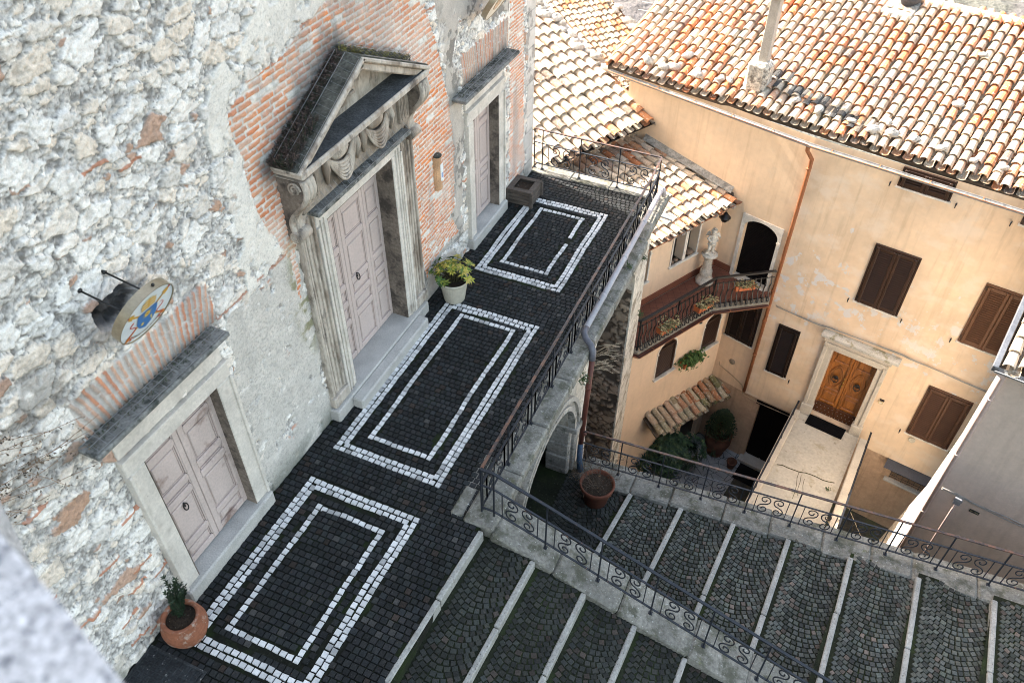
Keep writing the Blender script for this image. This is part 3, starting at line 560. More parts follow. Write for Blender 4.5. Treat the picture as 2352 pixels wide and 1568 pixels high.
        for j in range(1500 if ya < 7 else 420):
            s_ = (R.random()**1.5 if ya < 7 else R.random())*L_; lush = ya < 7 and s_ < L_*.42
            p = V(R.uniform(0, .34 if lush else .16), ya, zA)+u*(s_-.03)+nn*.045; hh = R.uniform(.05, .15)*(1 if lush else .6)
            cc = R.choice([(.05, .045, .03), (.09, .06, .05), (.17, .12, .10), (.035, .045, .025), (.06, .05, .045)]) if ya < 7 else R.choice([(.22, .20, .05), (.12, .11, .07), (.07, .07, .05)])
            q = p+V(R.uniform(-.04, .06), R.uniform(-.06, .06), hh); g.tube([p, q], .003, 3, cc, False)
            for t_ in range(4): a = R.uniform(0, 6.28); leaf(g, p+(q-p)*R.uniform(.4, 1), V(math.cos(a), math.sin(a), R.uniform(-.3, .6)), Z_, R.uniform(.02, .04), .018, cc)
        tag(put(g, 'moss', M_leaf(), root), kind='stuff')
    put(wv, 'bird_wire', mat('galvanised_wire'), root)
    # tall door of three visible bays of panels
    dr = empty('door'); dr.parent = root; dr.location = V(0, 8.5, z0)-wloc(root); x = -.27
    W3 = (y1-y0+.02)/3
    ym = y0-.01+W3*1.0
    for (fa, fb), rows in zip(((0, .365), (.365, .74), (.74, 1)), ([3.4, 1.5, 1.3, 3.4, 3.0, 1.1], [3.4, 1.3, 1.3, 3.6, 2.7, 1.4], [3.4, 1.3, 1.3, 3.4, 2.7, 1.4])):
        panelled_leaf(y0-.01+fa*3*W3+.003, y0-.01+fb*3*W3-.003, z0+.01, z1+.02, x, rows, dr)
    knocker(y0+W3*.5, z0+1.28, x, dr, .06); knocker(y0+W3*1.5, z0+1.5, x, dr, .06)
    s = MB(); s.box(O_, X_, Y_, Z_, (-.5, 6.9, -.05), (.20, 9.98, z0-.001), bev=.02); s.box(O_, X_, Y_, Z_, (.19, 7.3, -.05), (.40, 9.6, z0-.03), bev=.025)
    put(s, 'doorstep', mat('threshold_stone'), root)
    k = MB(); k.box(O_, X_, Y_, Z_, (-.55, y0, z0), (-.325, y1, z1)); put(k, 'dark_backing', M_dark(), root)
portal()
# ---- signs on the facade
def oval_sign(c, lab, coat):
    root = empty('hanging_sign', c, lab, 'sign')
    a, b_, th = .375, .375, .10
    ta = rad(27 if coat else 33); N = V(math.cos(ta), 0, -math.sin(ta)); T = Y_; U = V(math.sin(ta), 0, math.cos(ta))
    n = 48
    rim = MB(); P = lambda t, r, d: c+T*(a*r*math.cos(t))+U*(b_*r*math.sin(t))+N*d
    vs = []; 
    for t in range(n):
        th_ = 2*math.pi*t/n
        vs += [P(th_, 1, -th/2), P(th_, 1, th/2), P(th_, .975, th/2), P(th_, .975, -th/2)]
    rim.add(vs, [(4*i+q, 4*i+(q+1) % 4, 4*((i+1) % n)+(q+1) % 4, 4*((i+1) % n)+q) for i in range(n) for q in range(4)])
    put(rim, 'rim', mat('brushed_bronze_rim', (.36, .30, .21), .35, metal=.7, n1=(4, .2), n2=(40, .1), bump=None), root)
    col = (.72, .78, .82) if coat else (.70, .67, .60)
    d = MB()
    for sg in (1, -1):
        d.face([P(2*math.pi*t/n*sg, .974, sg*(th/2-.012)) for t in range(n)], col)
    put(d, 'disc', M_attr('enamel_disc', .4, .03, 0, spec=.5), root)
    art = MB(); q = th/2-.008
    def A(x, y, e=0): return c+T*(a*x)+U*(b_*y)+N*(q+e)
    def poly(pts, cl, e=0): art.face([A(x, y, e) for x, y in pts], cl)
    def bar(x0, y0, x1, y1, w, cl, e=.001):
        dx, dy = x1-x0, y1-y0; l = math.hypot(dx, dy); nx, ny = -dy/l*w/2, dx/l*w/2
        poly([(x0+nx, y0+ny), (x1+nx, y1+ny), (x1-nx, y1-ny), (x0-nx, y0-ny)], cl, e)
    if coat:
        red, gold, blue, wht = (.45, .06, .03), (.62, .36, .05), (.045, .19, .50), (.75, .76, .76)
        # crossed keys behind the shield, golden and red handles, red tassels
        bar(-.62, -.52, .58, .40, .07, gold); bar(.62, -.52, -.58, .40, .07, gold)
        for s_ in (-1, 1):
            poly([(s_*.60, .30), (s_*.74, .42), (s_*.70, .58), (s_*.50, .50)], gold, .0015); poly([(s_*.70, .46), (s_*.82, .54), (s_*.74, .64)], red, .002)
            poly([(s_*.55, -.42), (s_*.72, -.50), (s_*.78, -.68), (s_*.60, -.62)], (.62, .2, .03), .0015)
            pts = [A(s_*(.5+.12*math.sin(t*.9)), .1-t*.07, .002) for t in range(12)]; art.tube(pts, .004, 4, (.50, .08, .05))
            poly([(s_*.5, -.72), (s_*.62, -.72), (s_*.56, -.60)], red, .002)
        poly([(-.36, .22), (.36, .22), (.36, -.20), (.24, -.46), (0, -.62), (-.24, -.46), (-.36, -.20)], blue, .003)
        poly([(-.24, .30), (.24, .30), (.28, .52), (.12, .74), (-.12, .74), (-.28, .52)], (.70, .56, .30), .003)       # mitre
        for yy in (.38, .5, .62): bar(-.26, yy, .26, yy, .05, gold, .0035)
        bar(0, .3, 0, .74, .06, gold, .004)
        for k in range(32):                                                                                   # sun with rays
            t = 2*math.pi*k/32; r2 = .25 if k % 2 else .19
            poly([(.05*math.cos(t-.12), .04+.05*math.sin(t-.12)), (.05*math.cos(t+.12), .04+.05*math.sin(t+.12)), (r2*math.cos(t), .04+r2*math.sin(t))], (.80, .62, .12), .004)
        poly([(.10*math.cos(t*.4), .04+.10*math.sin(t*.4)) for t in range(16)], (.82, .60, .10), .005)
        for xx in (-.04, 0, .04): bar(xx, .0, xx, .09, .016, red, .006)
        bar(-.04, .045, .0, .045, .014, red, .006)
        for (cx, cy, r2) in ((-.15, -.32, .09), ):                                                             # star
            poly([(cx+(r2 if t % 2 == 0 else r2*.45)*math.cos(t*math.pi/8+.2), cy+(r2 if t % 2 == 0 else r2*.45)*math.sin(t*math.pi/8+.2)) for t in range(16)], (.80, .62, .15), .005)
        for k in range(5): bar(.12+.02*k, -.22-.05*k, .20+.005*k, -.18-.05*k, .035, (.75, .62, .2), .005)
        for k in range(13):                                                                                    # motto ribbon
            t = -2.45+k*1.75/12; poly([(.80*math.cos(t), .84*math.sin(t)), (.80*math.cos(t+.15), .84*math.sin(t+.15)), (.74*math.cos(t+.15), .77*math.sin(t+.15)), (.74*math.cos(t), .77*math.sin(t))], (.70, .66, .60), .001)
    else:
        for k in range(40):
            t = k*.25; art.tube([A(.5*(1-k/60)*math.cos(t), .6*(1-k/60)*math.sin(t)), A(.5*(1-(k+1)/60)*math.cos(t+.25), .6*(1-(k+1)/60)*math.sin(t+.25))], .006, 4, (.45, .33, .20))
        poly([(-.3, .25), (.3, .25), (.3, -.2), (0, -.5), (-.3, -.2)], (.55, .40, .28), .001)
    if coat:   # lettering on the ribbon
        txt = 'MISERANDO ATQUE ELIGENDO'
        for i, ch in enumerate(txt):
            if ch == ' ': continue
            t = -2.40+i*1.64/len(txt); Xv = T*(-math.sin(t))+U*math.cos(t); Yv = -(T*math.cos(t)+U*math.sin(t))
            lettering(art, ch, A(.77*math.cos(t+.04), .805*math.sin(t+.04), .003), Xv, Yv, .040, (.12, .07, .05))
    put(art, 'coat_of_arms', M_attr('painted_emblem', .4, .03, 0, spec=.5), root)
    for yy in ((-.22, .10) if coat else (-.2, .1)):
        rods = MB(); top = c+T*yy+U*(b_*.45)-N*.05; rods.tube([V(.0, c.y+yy-.02, top.z+.12), top], .010, 6); rods.sphere(V(.02, c.y+yy-.02, top.z+.12), .028, n=8); put(rods, 'bracket_rod', M_black(), root)
    for t in (-1.2, -1.9, 1.35): bolts = MB(); bolts.sphere(P(t, 1.02, 0), .018, n=8); put(bolts, 'bolt', M_black(), root)
    return root
oval_sign(V(.48, 4.08, 4.74), 'oval enamel sign with a blue shield coat of arms, above the left pink door', True)
oval_sign(V(.45, 12.62, 4.93), 'pale oval sign seen edge-on, high above the far pink door', False)
# terracotta wall niche with a small picture
nb = empty('wall_niche', (0.03, 10.9, 2.2), 'small half-round terracotta wall shrine with a white picture, between the portal and far door', 'shrine')
b = MB(); pr = [(.10*math.cos(math.pi*t/10), .10*math.sin(math.pi*t/10)) for t in range(11)]
b.prism(V(.02, 10.9, 0), Y_, X_, Z_, pr, 2.12, 2.78); put(b, 'half_round_tile', mat('terracotta_light', (.50, .30, .17), .8, n2=(40, .2)), nb)
b = MB(); b.sphere(V(.06, 10.9, 2.79), .095, (.9, 1, .35), 12); put(b, 'cap', mat('mossy_black_stone'), nb)
b = MB(); b.box(V(.115, 10.93, 0), X_, Y_, Z_, (0, -.045, 2.30), (.012, .045, 2.62), col=(.75, .77, .78), bev=.004); b.box(V(.129, 10.93, 0), X_, Y_, Z_, (0, -.025, 2.36), (.003, .025, 2.45), col=(.25, .35, .60)); b.sphere(V(.12, 10.93, 2.30), .03, (1, 1.2, .8), 8, (.7, .68, .6)); put(b, 'picture', M_attr('enamel_disc'), nb)
#@@ TERRACE
# ================================================================== terrace and stairs
def sett(mb, cx, cy, z, lx, ly, ang, col, h=.014, jit=.006, gap=.0105):
    """one paving sett: flat top with bevelled edge"""
    ca, sa = math.cos(ang), math.sin(ang); vs = []
    zz = [z+R.uniform(-.002, .003) for _ in range(4)]
    cs = [(-1, -1), (1, -1), (1, 1), (-1, 1)]
    for k, (a, b) in enumerate(cs):
        x = a*(lx/2-gap)+R.uniform(-jit, jit)*.6; y = b*(ly/2-gap)+R.uniform(-jit, jit)*.6; vs.append((cx+x*ca-y*sa, cy+x*sa+y*ca, zz[k]+h))
    for k, (a, b) in enumerate(cs):
        p = vs[k]; vs.append((p[0]+(a*ca-b*sa)*.005, p[1]+(a*sa+b*ca)*.005, p[2]-h-.004))
    mb.add(vs, [(0, 1, 2, 3), (0, 4, 5, 1), (1, 5, 6, 2), (2, 6, 7, 3), (3, 7, 4, 0)], col)
def basalt():
    k = R.random(); v = R.uniform(.010, .026)
    if k < .05: return (v*1.6, v*1.15, v*.95)
    if k < .10: return (v*2.2, v*2.1, v*2.0)
    return (v*R.uniform(.86, 1.02), v, v*R.uniform(.98, 1.10))
def basalt1():
    v = R.uniform(.016, .042); k = R.random()
    if k < .10: return (v*1.5, v*1.2, v)
    return (v*R.uniform(.88, 1.0), v, v*R.uniform(.82, .94))
def basalt2():
    v = R.uniform(.030, .105); k = R.random()
    if k < .10: return (v*1.5, v*1.2, v)
    return (v*R.uniform(.88, 1.0), v, v*R.uniform(.82, .94))
M_sett = mat('basalt_setts', attr=True, rough=.8, n1=(1.1, .30), n2=(55, .35), bump=(70, .6, .006), spots=[(60, .63, .67, (.13, .13, .12), .5), (1.4, .60, .80, (.07, .07, .07), .25)], spec=.3)
M_joint = mat('mossy_joints', (.009, .010, .006), .95, n1=(2.5, .4), n2=(30, .4), bump=(50, .8, .01), spots=[(1.8, .50, .68, (.018, .032, .005), .8), (30, .64, .68, (.07, .065, .06), .5)])
M_marble = mat('white_setts', attr=True, rough=.7, n1=(1.5, .10), n2=(35, .10), bump=(50, .3, .004), spots=[(18, .62, .70, (.35, .34, .33), .6)])
terr = MB(); terr.box(O_, X_, Y_, Z_, (0, -3, -.25), (2.85, 15.35, -.008)); terr.box(O_, X_, Y_, Z_, (2.85, -3, -.25), (3.16, 6.3, -.008))
put(terr, 'terrace', M_joint); tag(bpy.data.objects['terrace'], 'dark basalt cobbled terrace with white stone rectangles', None, None, 'structure')
dk, wh = MB(), MB()
bands = []     # white rows: (x0,y0,x1,y1) centre lines, width
def ring(x0, x1, y0, y1, dbl, skip=()):
    s_ = .092
    for off in ((0, .098) if dbl else (0,)):
        a, b, c, d = x0+off, x1-off, y0+off, y1-off
        for k, (p, q) in enumerate((((a, c), (b, c)), ((b, c), (b, d)), ((b, d), (a, d)), ((a, d), (a, c)))):
            L_ = math.hypot(q[0]-p[0], q[1]-p[1]); n = max(1, round(L_/.105)); wob = R.uniform(-.012, .012)
            for i in range(n):
                t = (i+.5*(0 if off == 0 else .6))/n; x = p[0]+(q[0]-p[0])*t; y = p[1]+(q[1]-p[1])*t
                w = wob*math.sin(t*9)+R.uniform(-.004, .004); hor = k % 2 == 0
                if any(u0 < x < u1 and v0 < y < v1 for u0, u1, v0, v1 in skip): continue
                v = R.uniform(.52, .72); v = v*.62 if R.random() < .10 else v
                sett(wh, x+(0 if hor else w), y+(w if hor else 0), .0, .104 if hor else .092, .092 if hor else .104, R.uniform(-.05, .05), (v, v*.985, v*.97), .016, .007, .0125)
    e = .055; f = .153 if dbl else .055
    bands.extend([(x0-e, x1+e, y0-e, y0+f), (x0-e, x1+e, y1-f, y1+e), (x0-e, x0+f, y0-e, y1+e), (x1-f, x1+e, y0-e, y1+e)])
ring(.42, 2.24, 2.92, 5.74, True); ring(.80, 1.87, 3.26, 5.36, False)
ring(.42, 2.24, 6.43, 10.36, True); ring(.81, 1.87, 6.84, 10.10, False)
ring(.46, 2.22, 11.52, 14.36, True); ring(.83, 1.80, 11.93, 14.02, False, [(1.7, 1.9, 13.05, 13.2)])
y = 1.2
while y < 15.35:
    h = R.uniform(.092, .104); x = .03+R.uniform(0, .05); xe = 2.86 if y > 6.0 else 3.13+(y-6)*.055-.04
    while x < xe:
        w = R.uniform(.088, .112); cx, cy = x+w/2, y+h/2+.010*math.sin(x*2.3+y)
        if not any(a-.018 < cx < b+.018 and c-.018 < cy < d+.018 for a, b, c, d in bands) and not (.06 < cx < .92 and cy < 2.66 and cx < 1.5): sett(dk, cx, cy, -.002, w, h, R.uniform(-.06, .06), basalt())
        x += w
    y += h
o = put(dk, 'terrace_setts', M_sett); tag(o, kind='structure'); o = put(wh, 'white_paving_lines', M_marble); tag(o, kind='structure')
# drain grate set in the paving
g = MB()
for k in range(11): g.box(O_, X_, Y_, Z_, (.08+k*.078, 2.02, -.004), (.092+k*.078, 2.64, .012))
for k in range(9): g.box(O_, X_, Y_, Z_, (.07, 2.03+k*.075, -.004), (.90, 2.042+k*.075, .010))
g.box(O_, X_, Y_, Z_, (.04, 1.98, -.006), (.07, 2.66, .016)); g.box(O_, X_, Y_, Z_, (.90, 1.98, -.006), (.93, 2.66, .016)); g.box(O_, X_, Y_, Z_, (.04, 2.64, -.006), (.93, 2.67, .017)); g.box(O_, X_, Y_, Z_, (.07, 2.03, -.01), (.9, 2.64, -.005))
tag(put(g, 'drain_cover', mat('cast_iron_grate', (.03, .033, .036), .6, n1=(5, .3), n2=(40, .5), bump=(60, .4, .004), spots=[(22, .62, .66, (.4, .4, .38), .8)])), 'dark square gridded drain cover beside the terracotta pot', 'drain cover')
# retaining wall with two arches, coping
rw = empty('retaining_wall', (3.2, 10.5, -3), 'tall retaining wall under the terrace edge, white plaster with two round arches', 'wall')
XW = 3.20
b = MB(); YU = V(0, 1, 0)
b.wall(V(XW, 0, 0), YU, Z_, X_, 6.2, 14.72, -10.9, -.20, [(7.16, 9.72, -3.2, -.40, 1.0, .40), (11.0, 13.76, -10.4, -.30, .62, .75)])
b.wall(V(0, 14.72, 0), X_, Z_, Y_, 2.0, XW, -10.9, -.20)
b.face([V(XW, 14.72, -.2), V(XW, 14.72, -10.9), V(2.9, 15.3, -10.9), V(2.9, 15.3, -.2)])
put(b, 'wall', mat('flaking_limewash', (.60, .55, .47), .9, n1=(1.4, .22), n2=(9, .2), bump=(26, .9, .03), spots=[(2.6, .50, .60, (.26, .215, .16), .85), (7, .60, .66, (.10, .11, .06), .7)]), rw)
def rubble_patch(name, o, U, Vv, N, w, h, parent, seed, dark=.6):
    st = .03; us = np.arange(0, w+st, st); vs = np.arange(0, h+st, st); Uu, Vg = np.meshgrid(us, vs, indexing='ij')
    a = Uu+(fbm(Uu, Vg, 3, 3, seed)-.5)*.2; c = Vg+(fbm(Uu, Vg, 3, 3, seed+1)-.5)*.15
    a = a+(fbm(Uu, Vg, 14, 3, seed+7)-.5)*.10; c = c+(fbm(Uu, Vg, 14, 3, seed+8)-.5)*.08; e, i1, s1 = worley(a, c, .22, .13, seed+2, .6); k = sstep(.05, .30, e)*(i1 > .18); n2 = fbm(Uu, Vg, 9, 4, seed+4)
    H = .045*np.sqrt(k)*(.5+s1)+.04*(n2-.5)
    sc = np.array([.20, .155, .115])*(.5+1.0*i1)[..., None]*(.8+.4*n2)[..., None]*dark/.6; C = np.array([.085, .066, .05])*(1-k[..., None])+sc*k[..., None]
    P = np.array(o)[None, None]+Uu[..., None]*np.array(U)+Vg[..., None]*np.array(Vv)+H[..., None]*np.array(N)
    ob = gridmesh(name, P, C, np.ones((len(us)-1, len(vs)-1), bool), mat('rubble_wall'), parent)
    ob.location = -wloc(parent); return ob
rubble_patch('rubble_back', V(2.42, 10.9, -10.6), Y_, Z_, X_, 3.0, 10.3, rw, 301)
rubble_patch('rubble_jamb', V(3.17, 13.74, -10.6), V(-1, 0, 0), Z_, V(0, -1, 0), .8, 9.3, rw, 305, .85)
rubble_patch('rubble_back', V(.62, 6.3, -3.3), Y_, Z_, X_, 3.9, 3.1, rw, 309, .25)  # back of the vault, shade put into darker stone colours
b = MB(); b.face([V(.5, 6.3, -3.4), V(.5, 10.9, -3.4), V(.5, 10.9, -.3), V(.5, 6.3, -.3)]); b.face([V(.5, 10.6, -3.4), V(2.79, 10.6, -3.4), V(2.79, 10.6, -.3), V(.5, 10.6, -.3)]); b.face([V(.5, 6.35, -3.4), V(2.79, 6.35, -3.4), V(2.79, 6.35, -.3), V(.5, 6.35, -.3)]); b.wall(V(2.795, 0, 0), Y_, Z_, X_, 6.3, 10.62, -3.4, -.26, [(7.16, 9.72, -3.2, -.40, 1.0, .01)]); put(b, 'vault_lining', mat('dark_vault', (.05, .045, .04), .95, n2=(8, .3), bump=(8, .8, .03)), rw)  # vault chamber, its shade put into the dark lining colour
cp = MB(); M_C = M_cope()
ys = [6.0, 7.1, 8.15, 9.3, 10.4, 11.6, 12.7, 13.8, 14.9, 15.72]
for a, b_ in zip(ys[:-1], ys[1:]): cp.box(O_, X_, Y_, Z_, (2.87, a+.004, -.2), (3.36 if b_ < 14.85 else 3.28, b_-.004, .045), bev=.03, jit=.006)
for (a, b_) in ((0.02, 1.0), (1.0, 1.95), (1.95, 2.86)): cp.box(O_, X_, Y_, Z_, (a+.004, 15.36, -.2), (b_-.004, 15.72, .04), bev=.02, jit=.004)
cp.box(O_, X_, Y_, Z_, (2.62, 6.02, -.15), (2.865, 6.62, .03), bev=.05, jit=.01); cp.box(O_, X_, Y_, Z_, (2.60, 6.03, -.15), (2.866, 7.3, .0), bev=.03)
put(cp, 'coping', M_C, rw)
ar = MB()   # archivolt, imposts and jambs
yc_, zc_, r_ = 8.44, -1.68, 1.28
for (dr, w, pr) in ((0, .10, .14), (.10, .09, .09), (.19, .09, .15)):
    n = 24; pts_i = []
    for t in range(n):
        t0, t1 = math.pi*t/n, math.pi*(t+1)/n
        for x in (XW-.02, XW+pr): pass
        q = lambda r, t_, x: V(x, yc_+r*math.cos(t_), zc_+r*math.sin(t_))
        a, b2 = r_+dr, r_+dr+w; x0, x1 = XW-.02, XW+pr
        ar.add([q(a, t0, x0), q(a, t0, x1), q(b2, t0, x1), q(b2, t0, x0), q(a, t1, x0), q(a, t1, x1), q(b2, t1, x1), q(b2, t1, x0)], [(0, 4, 5, 1), (1, 5, 6, 2), (2, 6, 7, 3)])
for yy in (7.16, 9.72):
    s_ = -1 if yy < 8 else 1
    ar.box(O_, X_, Y_, Z_, (XW-.35, yy-s_*.03, -1.80), (XW+.20, yy+s_*.34, -1.66), bev=.02)
    for k in range(4): ar.box(O_, X_, Y_, Z_, (XW-.42, yy-s_*.04+R.uniform(-.015, .015), -3.25+k*.362), (XW+.06, yy+s_*.12, -2.90+k*.362), bev=.03)
    ar.box(O_, X_, Y_, Z_, (XW-.02, yy+s_*.10, -3.25), (XW+.13, yy+s_*.27, -1.80), bev=.02)
put(ar, 'arch_moulding', mat('arch_stone', (.38, .35, .31), .9, n1=(2, .3), n2=(20, .25), bump=(30, .8, .02), spots=[(4, .52, .62, (.10, .10, .08), .8)]), rw)
# ---- flights: ground below, bottom flight descends along +X, lower lane climbs along +X
gr = MB(); gr.box(O_, X_, Y_, Z_, (3.2, 6.5, -10.9), (9.4, 9.75, -3.05)); gr.box(O_, X_, Y_, Z_, (3.16, -3, -9), (9.5, 6.0, -3.1)); gr.box(O_, X_, Y_, Z_, (9.4, -3, -10.9), (16, 9.75, -2.62)); gr.box(O_, X_, Y_, Z_, (.4, 6.3, -4), (3.2, 10.4, -3.05))
tag(put(gr, 'stair_foundation', mat('stair_core', (.08, .075, .065), .9, n2=(9, .3), bump=(9, .6, .03))), kind='structure')
stp, nos, jn = MB(), MB(), MB()
def fan_tread(x0, x1, ya, yb, zfun, shx, seed, colf, sh1=None):
    """setts in stacked arcs across a tread between x0 and x1 (shifted by shx per metre of y)"""
    R.seed(seed); w = x1-x0; rise = .24*w; y = ya-rise-.1; xs = lambda yy, f=0.0: (yy-yb)*(shx+((shx if sh1 is None else sh1)-shx)*f); ph = R.uniform(0, 6)
    c0 = R.uniform(.40, .60)
    while y < yb+.05:
        # arc length stepping in local s
        x = .035
        while x < w-.03:
            s_ = (x/w-c0)/.5; dy = rise*s_*s_; sl_ = 2*rise*s_/(.5*w); ang = math.atan(sl_); wd = R.uniform(.080, .102)
            cx = x+wd*math.cos(ang)/2; s2 = (cx/w-c0)/.5; cy = y+rise*s2*s2+.012*math.sin(cx*8+ph); ang = math.atan(2*rise*s2/(.5*w))
            if ya < cy < yb: sett(stp, x0+xs(cy, cx/w)+cx, cy, zfun(x0+cx), wd, .088, ang, colf(), .014, .009, .0115)
            x += wd*math.cos(ang)
        y += .0905
    return
# bottom flight (descending from the terrace)
bx = [3.20]+[4.02+.80*k for k in range(8)]; bz = [0.0]+[-.255-.325*k for k in range(8)]
shb = .055
def slab_edge(x, ytop, ybot, z, sh, w=.10, hgt=.16, face=1, seed=0):
    """nosing strip of several stones following the tread edge"""
    R.seed(seed+90); y = ytop
    while y > ybot:
        l = min(R.uniform(1.1, 1.7), y-ybot); ye = y-l; xa = x+(y-ytop)*sh; xb = x+(ye-ytop)*sh; d = V(xb-xa, ye-y, 0).normalized(); n = V(-d.y, d.x, 0)*(1 if face > 0 else 1); j = R.uniform(-.008, .008)
        nos.box(V(xa+j, y, z+R.uniform(-.004, .004)), d, n, Z_, (.004, -w/2, -hgt), (l-.004, w/2, .016), bev=.014, jit=.003); y = ye
for k in range(len(bx)-1):
    x0, x1 = bx[k], bx[k+1]; zt = bz[k]
    za = zt-(.12 if k else .03); ze = bz[k+1]
    if k == 0: za = -.16
    zf = lambda x, x0=x0, x1=x1, za=za, ze=ze: za+(ze-za)*max(0, min(1, (x-x0)/(x1-x0)))-.012
    sh = shb
    fan_tread(x0+.07, x1-.07, 1.0, 6.02, zf, sh, 400+k, basalt1)
    jn.face([V(x0-.3, 0, zf(x0)-.006), V(x1-.3, 0, zf(x1)-.006), V(x1+.02, 6.1, zf(x1)-.006), V(x0+.02, 6.1, zf(x0)-.006)])
    slab_edge(x0, 5.955, .6, zt, sh, .082, .2, 1, k)
    jn.face([V(x0-.33+.001, 0, zt-.03), V(x0+.001, 5.95, zt-.03), V(x0+.001, 5.95, zt-.6), V(x0-.33+.001, 0, zt-.6)])
slab_edge(bx[-1], 5.99, .6, bz[-1], shb, .10, .2, 1, 55)
# lower lane
lx = [4.60, 5.60, 6.60, 7.60, 8.66, 9.78, 10.95, 12.1, 13.2]; lz = [-2.95+.088*k for k in range(9)]; shl = .115
R.seed(5)
fan_tread(3.25, 4.50, 6.7, 9.76, lambda x: -3.036, .0, 470, basalt1, shl)
for k in range(len(lx)-1):
    z = lz[k]-.012; fan_tread(lx[k]+.08, lx[k+1]-.05, 5.4, 9.76, lambda x, z=z: z, shl*(1-.1*k), 480+k, basalt2, shl*(1-.1*(k+1)))
    jn.face([V(lx[k]-.6, 5, z-.006), V(lx[k+1]-.6+.02, 5, z-.006), V(lx[k+1]+.05, 9.8, z-.006), V(lx[k], 9.8, z-.006)])
    slab_edge(lx[k], 9.69, 5.4, lz[k], shl*(1-.1*k), .092, .12, 1, 60+k)
jn.face([V(.5, 6.2, -3.042), V(4.7, 6.2, -3.042), V(4.7, 9.9, -3.042), V(.5, 9.9, -3.042)])
M_s2 = mat('stair_setts', attr=True, rough=.8, n1=(.9, .30), n2=(55, .30), bump=(70, .6, .006), spots=[(70, .66, .70, (.26, .25, .23), .45), (1.1, .60, .75, (.17, .165, .15), .40)])
tag(put(stp, 'stair_setts', M_s2), kind='structure'); tag(put(jn, 'stair_joints', mat('mossy_stair_joints', (.014, .017, .008), .95, n1=(2.5, .4), n2=(30, .4), bump=(50, .8, .01), spots=[(1.6, .52, .68, (.022, .034, .008), .7), (30, .63, .68, (.14, .13, .11), .5)])), kind='structure')
tag(put(nos, 'step_edges', mat('travertine_step_edge', (.33, .32, .295), .85, n1=(3, .2), n2=(30, .25), bump=(50, .7, .01), spots=[(28, .60, .65, (.09, .085, .07), .8)])), kind='structure')
# middle wall between flights, with coping
mw = empty('stair_wall', (5, 6.3, -1), 'sloping stone wall with lichen-spotted coping between the two flights of steps', 'wall')
cz = lambda x: .03-.385*max(0, x-3.32)
b = MB(); v = [(3.2, -3.4), (9.6, -3.4), (9.6, cz(9.6)-.15), (3.2, -.15)]; b.prism(O_, X_, Z_, Y_, v, 6.03, 6.56)
put(b, 'wall_body', mat('grey_render', (.22, .21, .18), .9, n1=(1.5, .3), n2=(9, .25), bump=(20, .9, .03), spots=[(3, .5, .62, (.06, .065, .04), .8)]), mw)
c = MB(); x = 3.37
while x < 9.4:
    l = R.uniform(.8, 1.25); d = V(1, 0, -.385).normalized(); nn = V(.385, 0, 1).normalized(); c.box(V(x, 0, cz(x)), d, Y_, nn, (.004, 5.96, -.2), (l-.004, 6.62, 0), bev=.03, jit=.008); x += l*d.x
put(c, 'coping', M_C, mw)
# far wall of the lane
fwl = empty('lane_wall', (8, 10, -3), 'long mossy stone wall along the far side of the lower steps, above the sunken court', 'wall')
fz = lambda x: -2.83+.066*(x-5.5)
b = MB(); b.prism(O_, X_, Z_, Y_, [(3.3, -10.9), (16, -10.9), (16, fz(16)-.1), (3.3, fz(3.3)-.1)], 9.72, 10.22); put(b, 'wall_body', mat('grey_render'), fwl)
c = MB(); x = 3.5
while x < 15:
    l = R.uniform(.7, 1.1); d = V(1, 0, .066).normalized(); c.box(V(x, 0, fz(x)+.0), d, Y_, V(-.066, 0, 1).normalized(), (.004, 9.66+R.uniform(-.02, .02), -.16), (l-.004, 10.27, .0), bev=.035, jit=.01); x += l
put(c, 'coping', M_C, fwl)
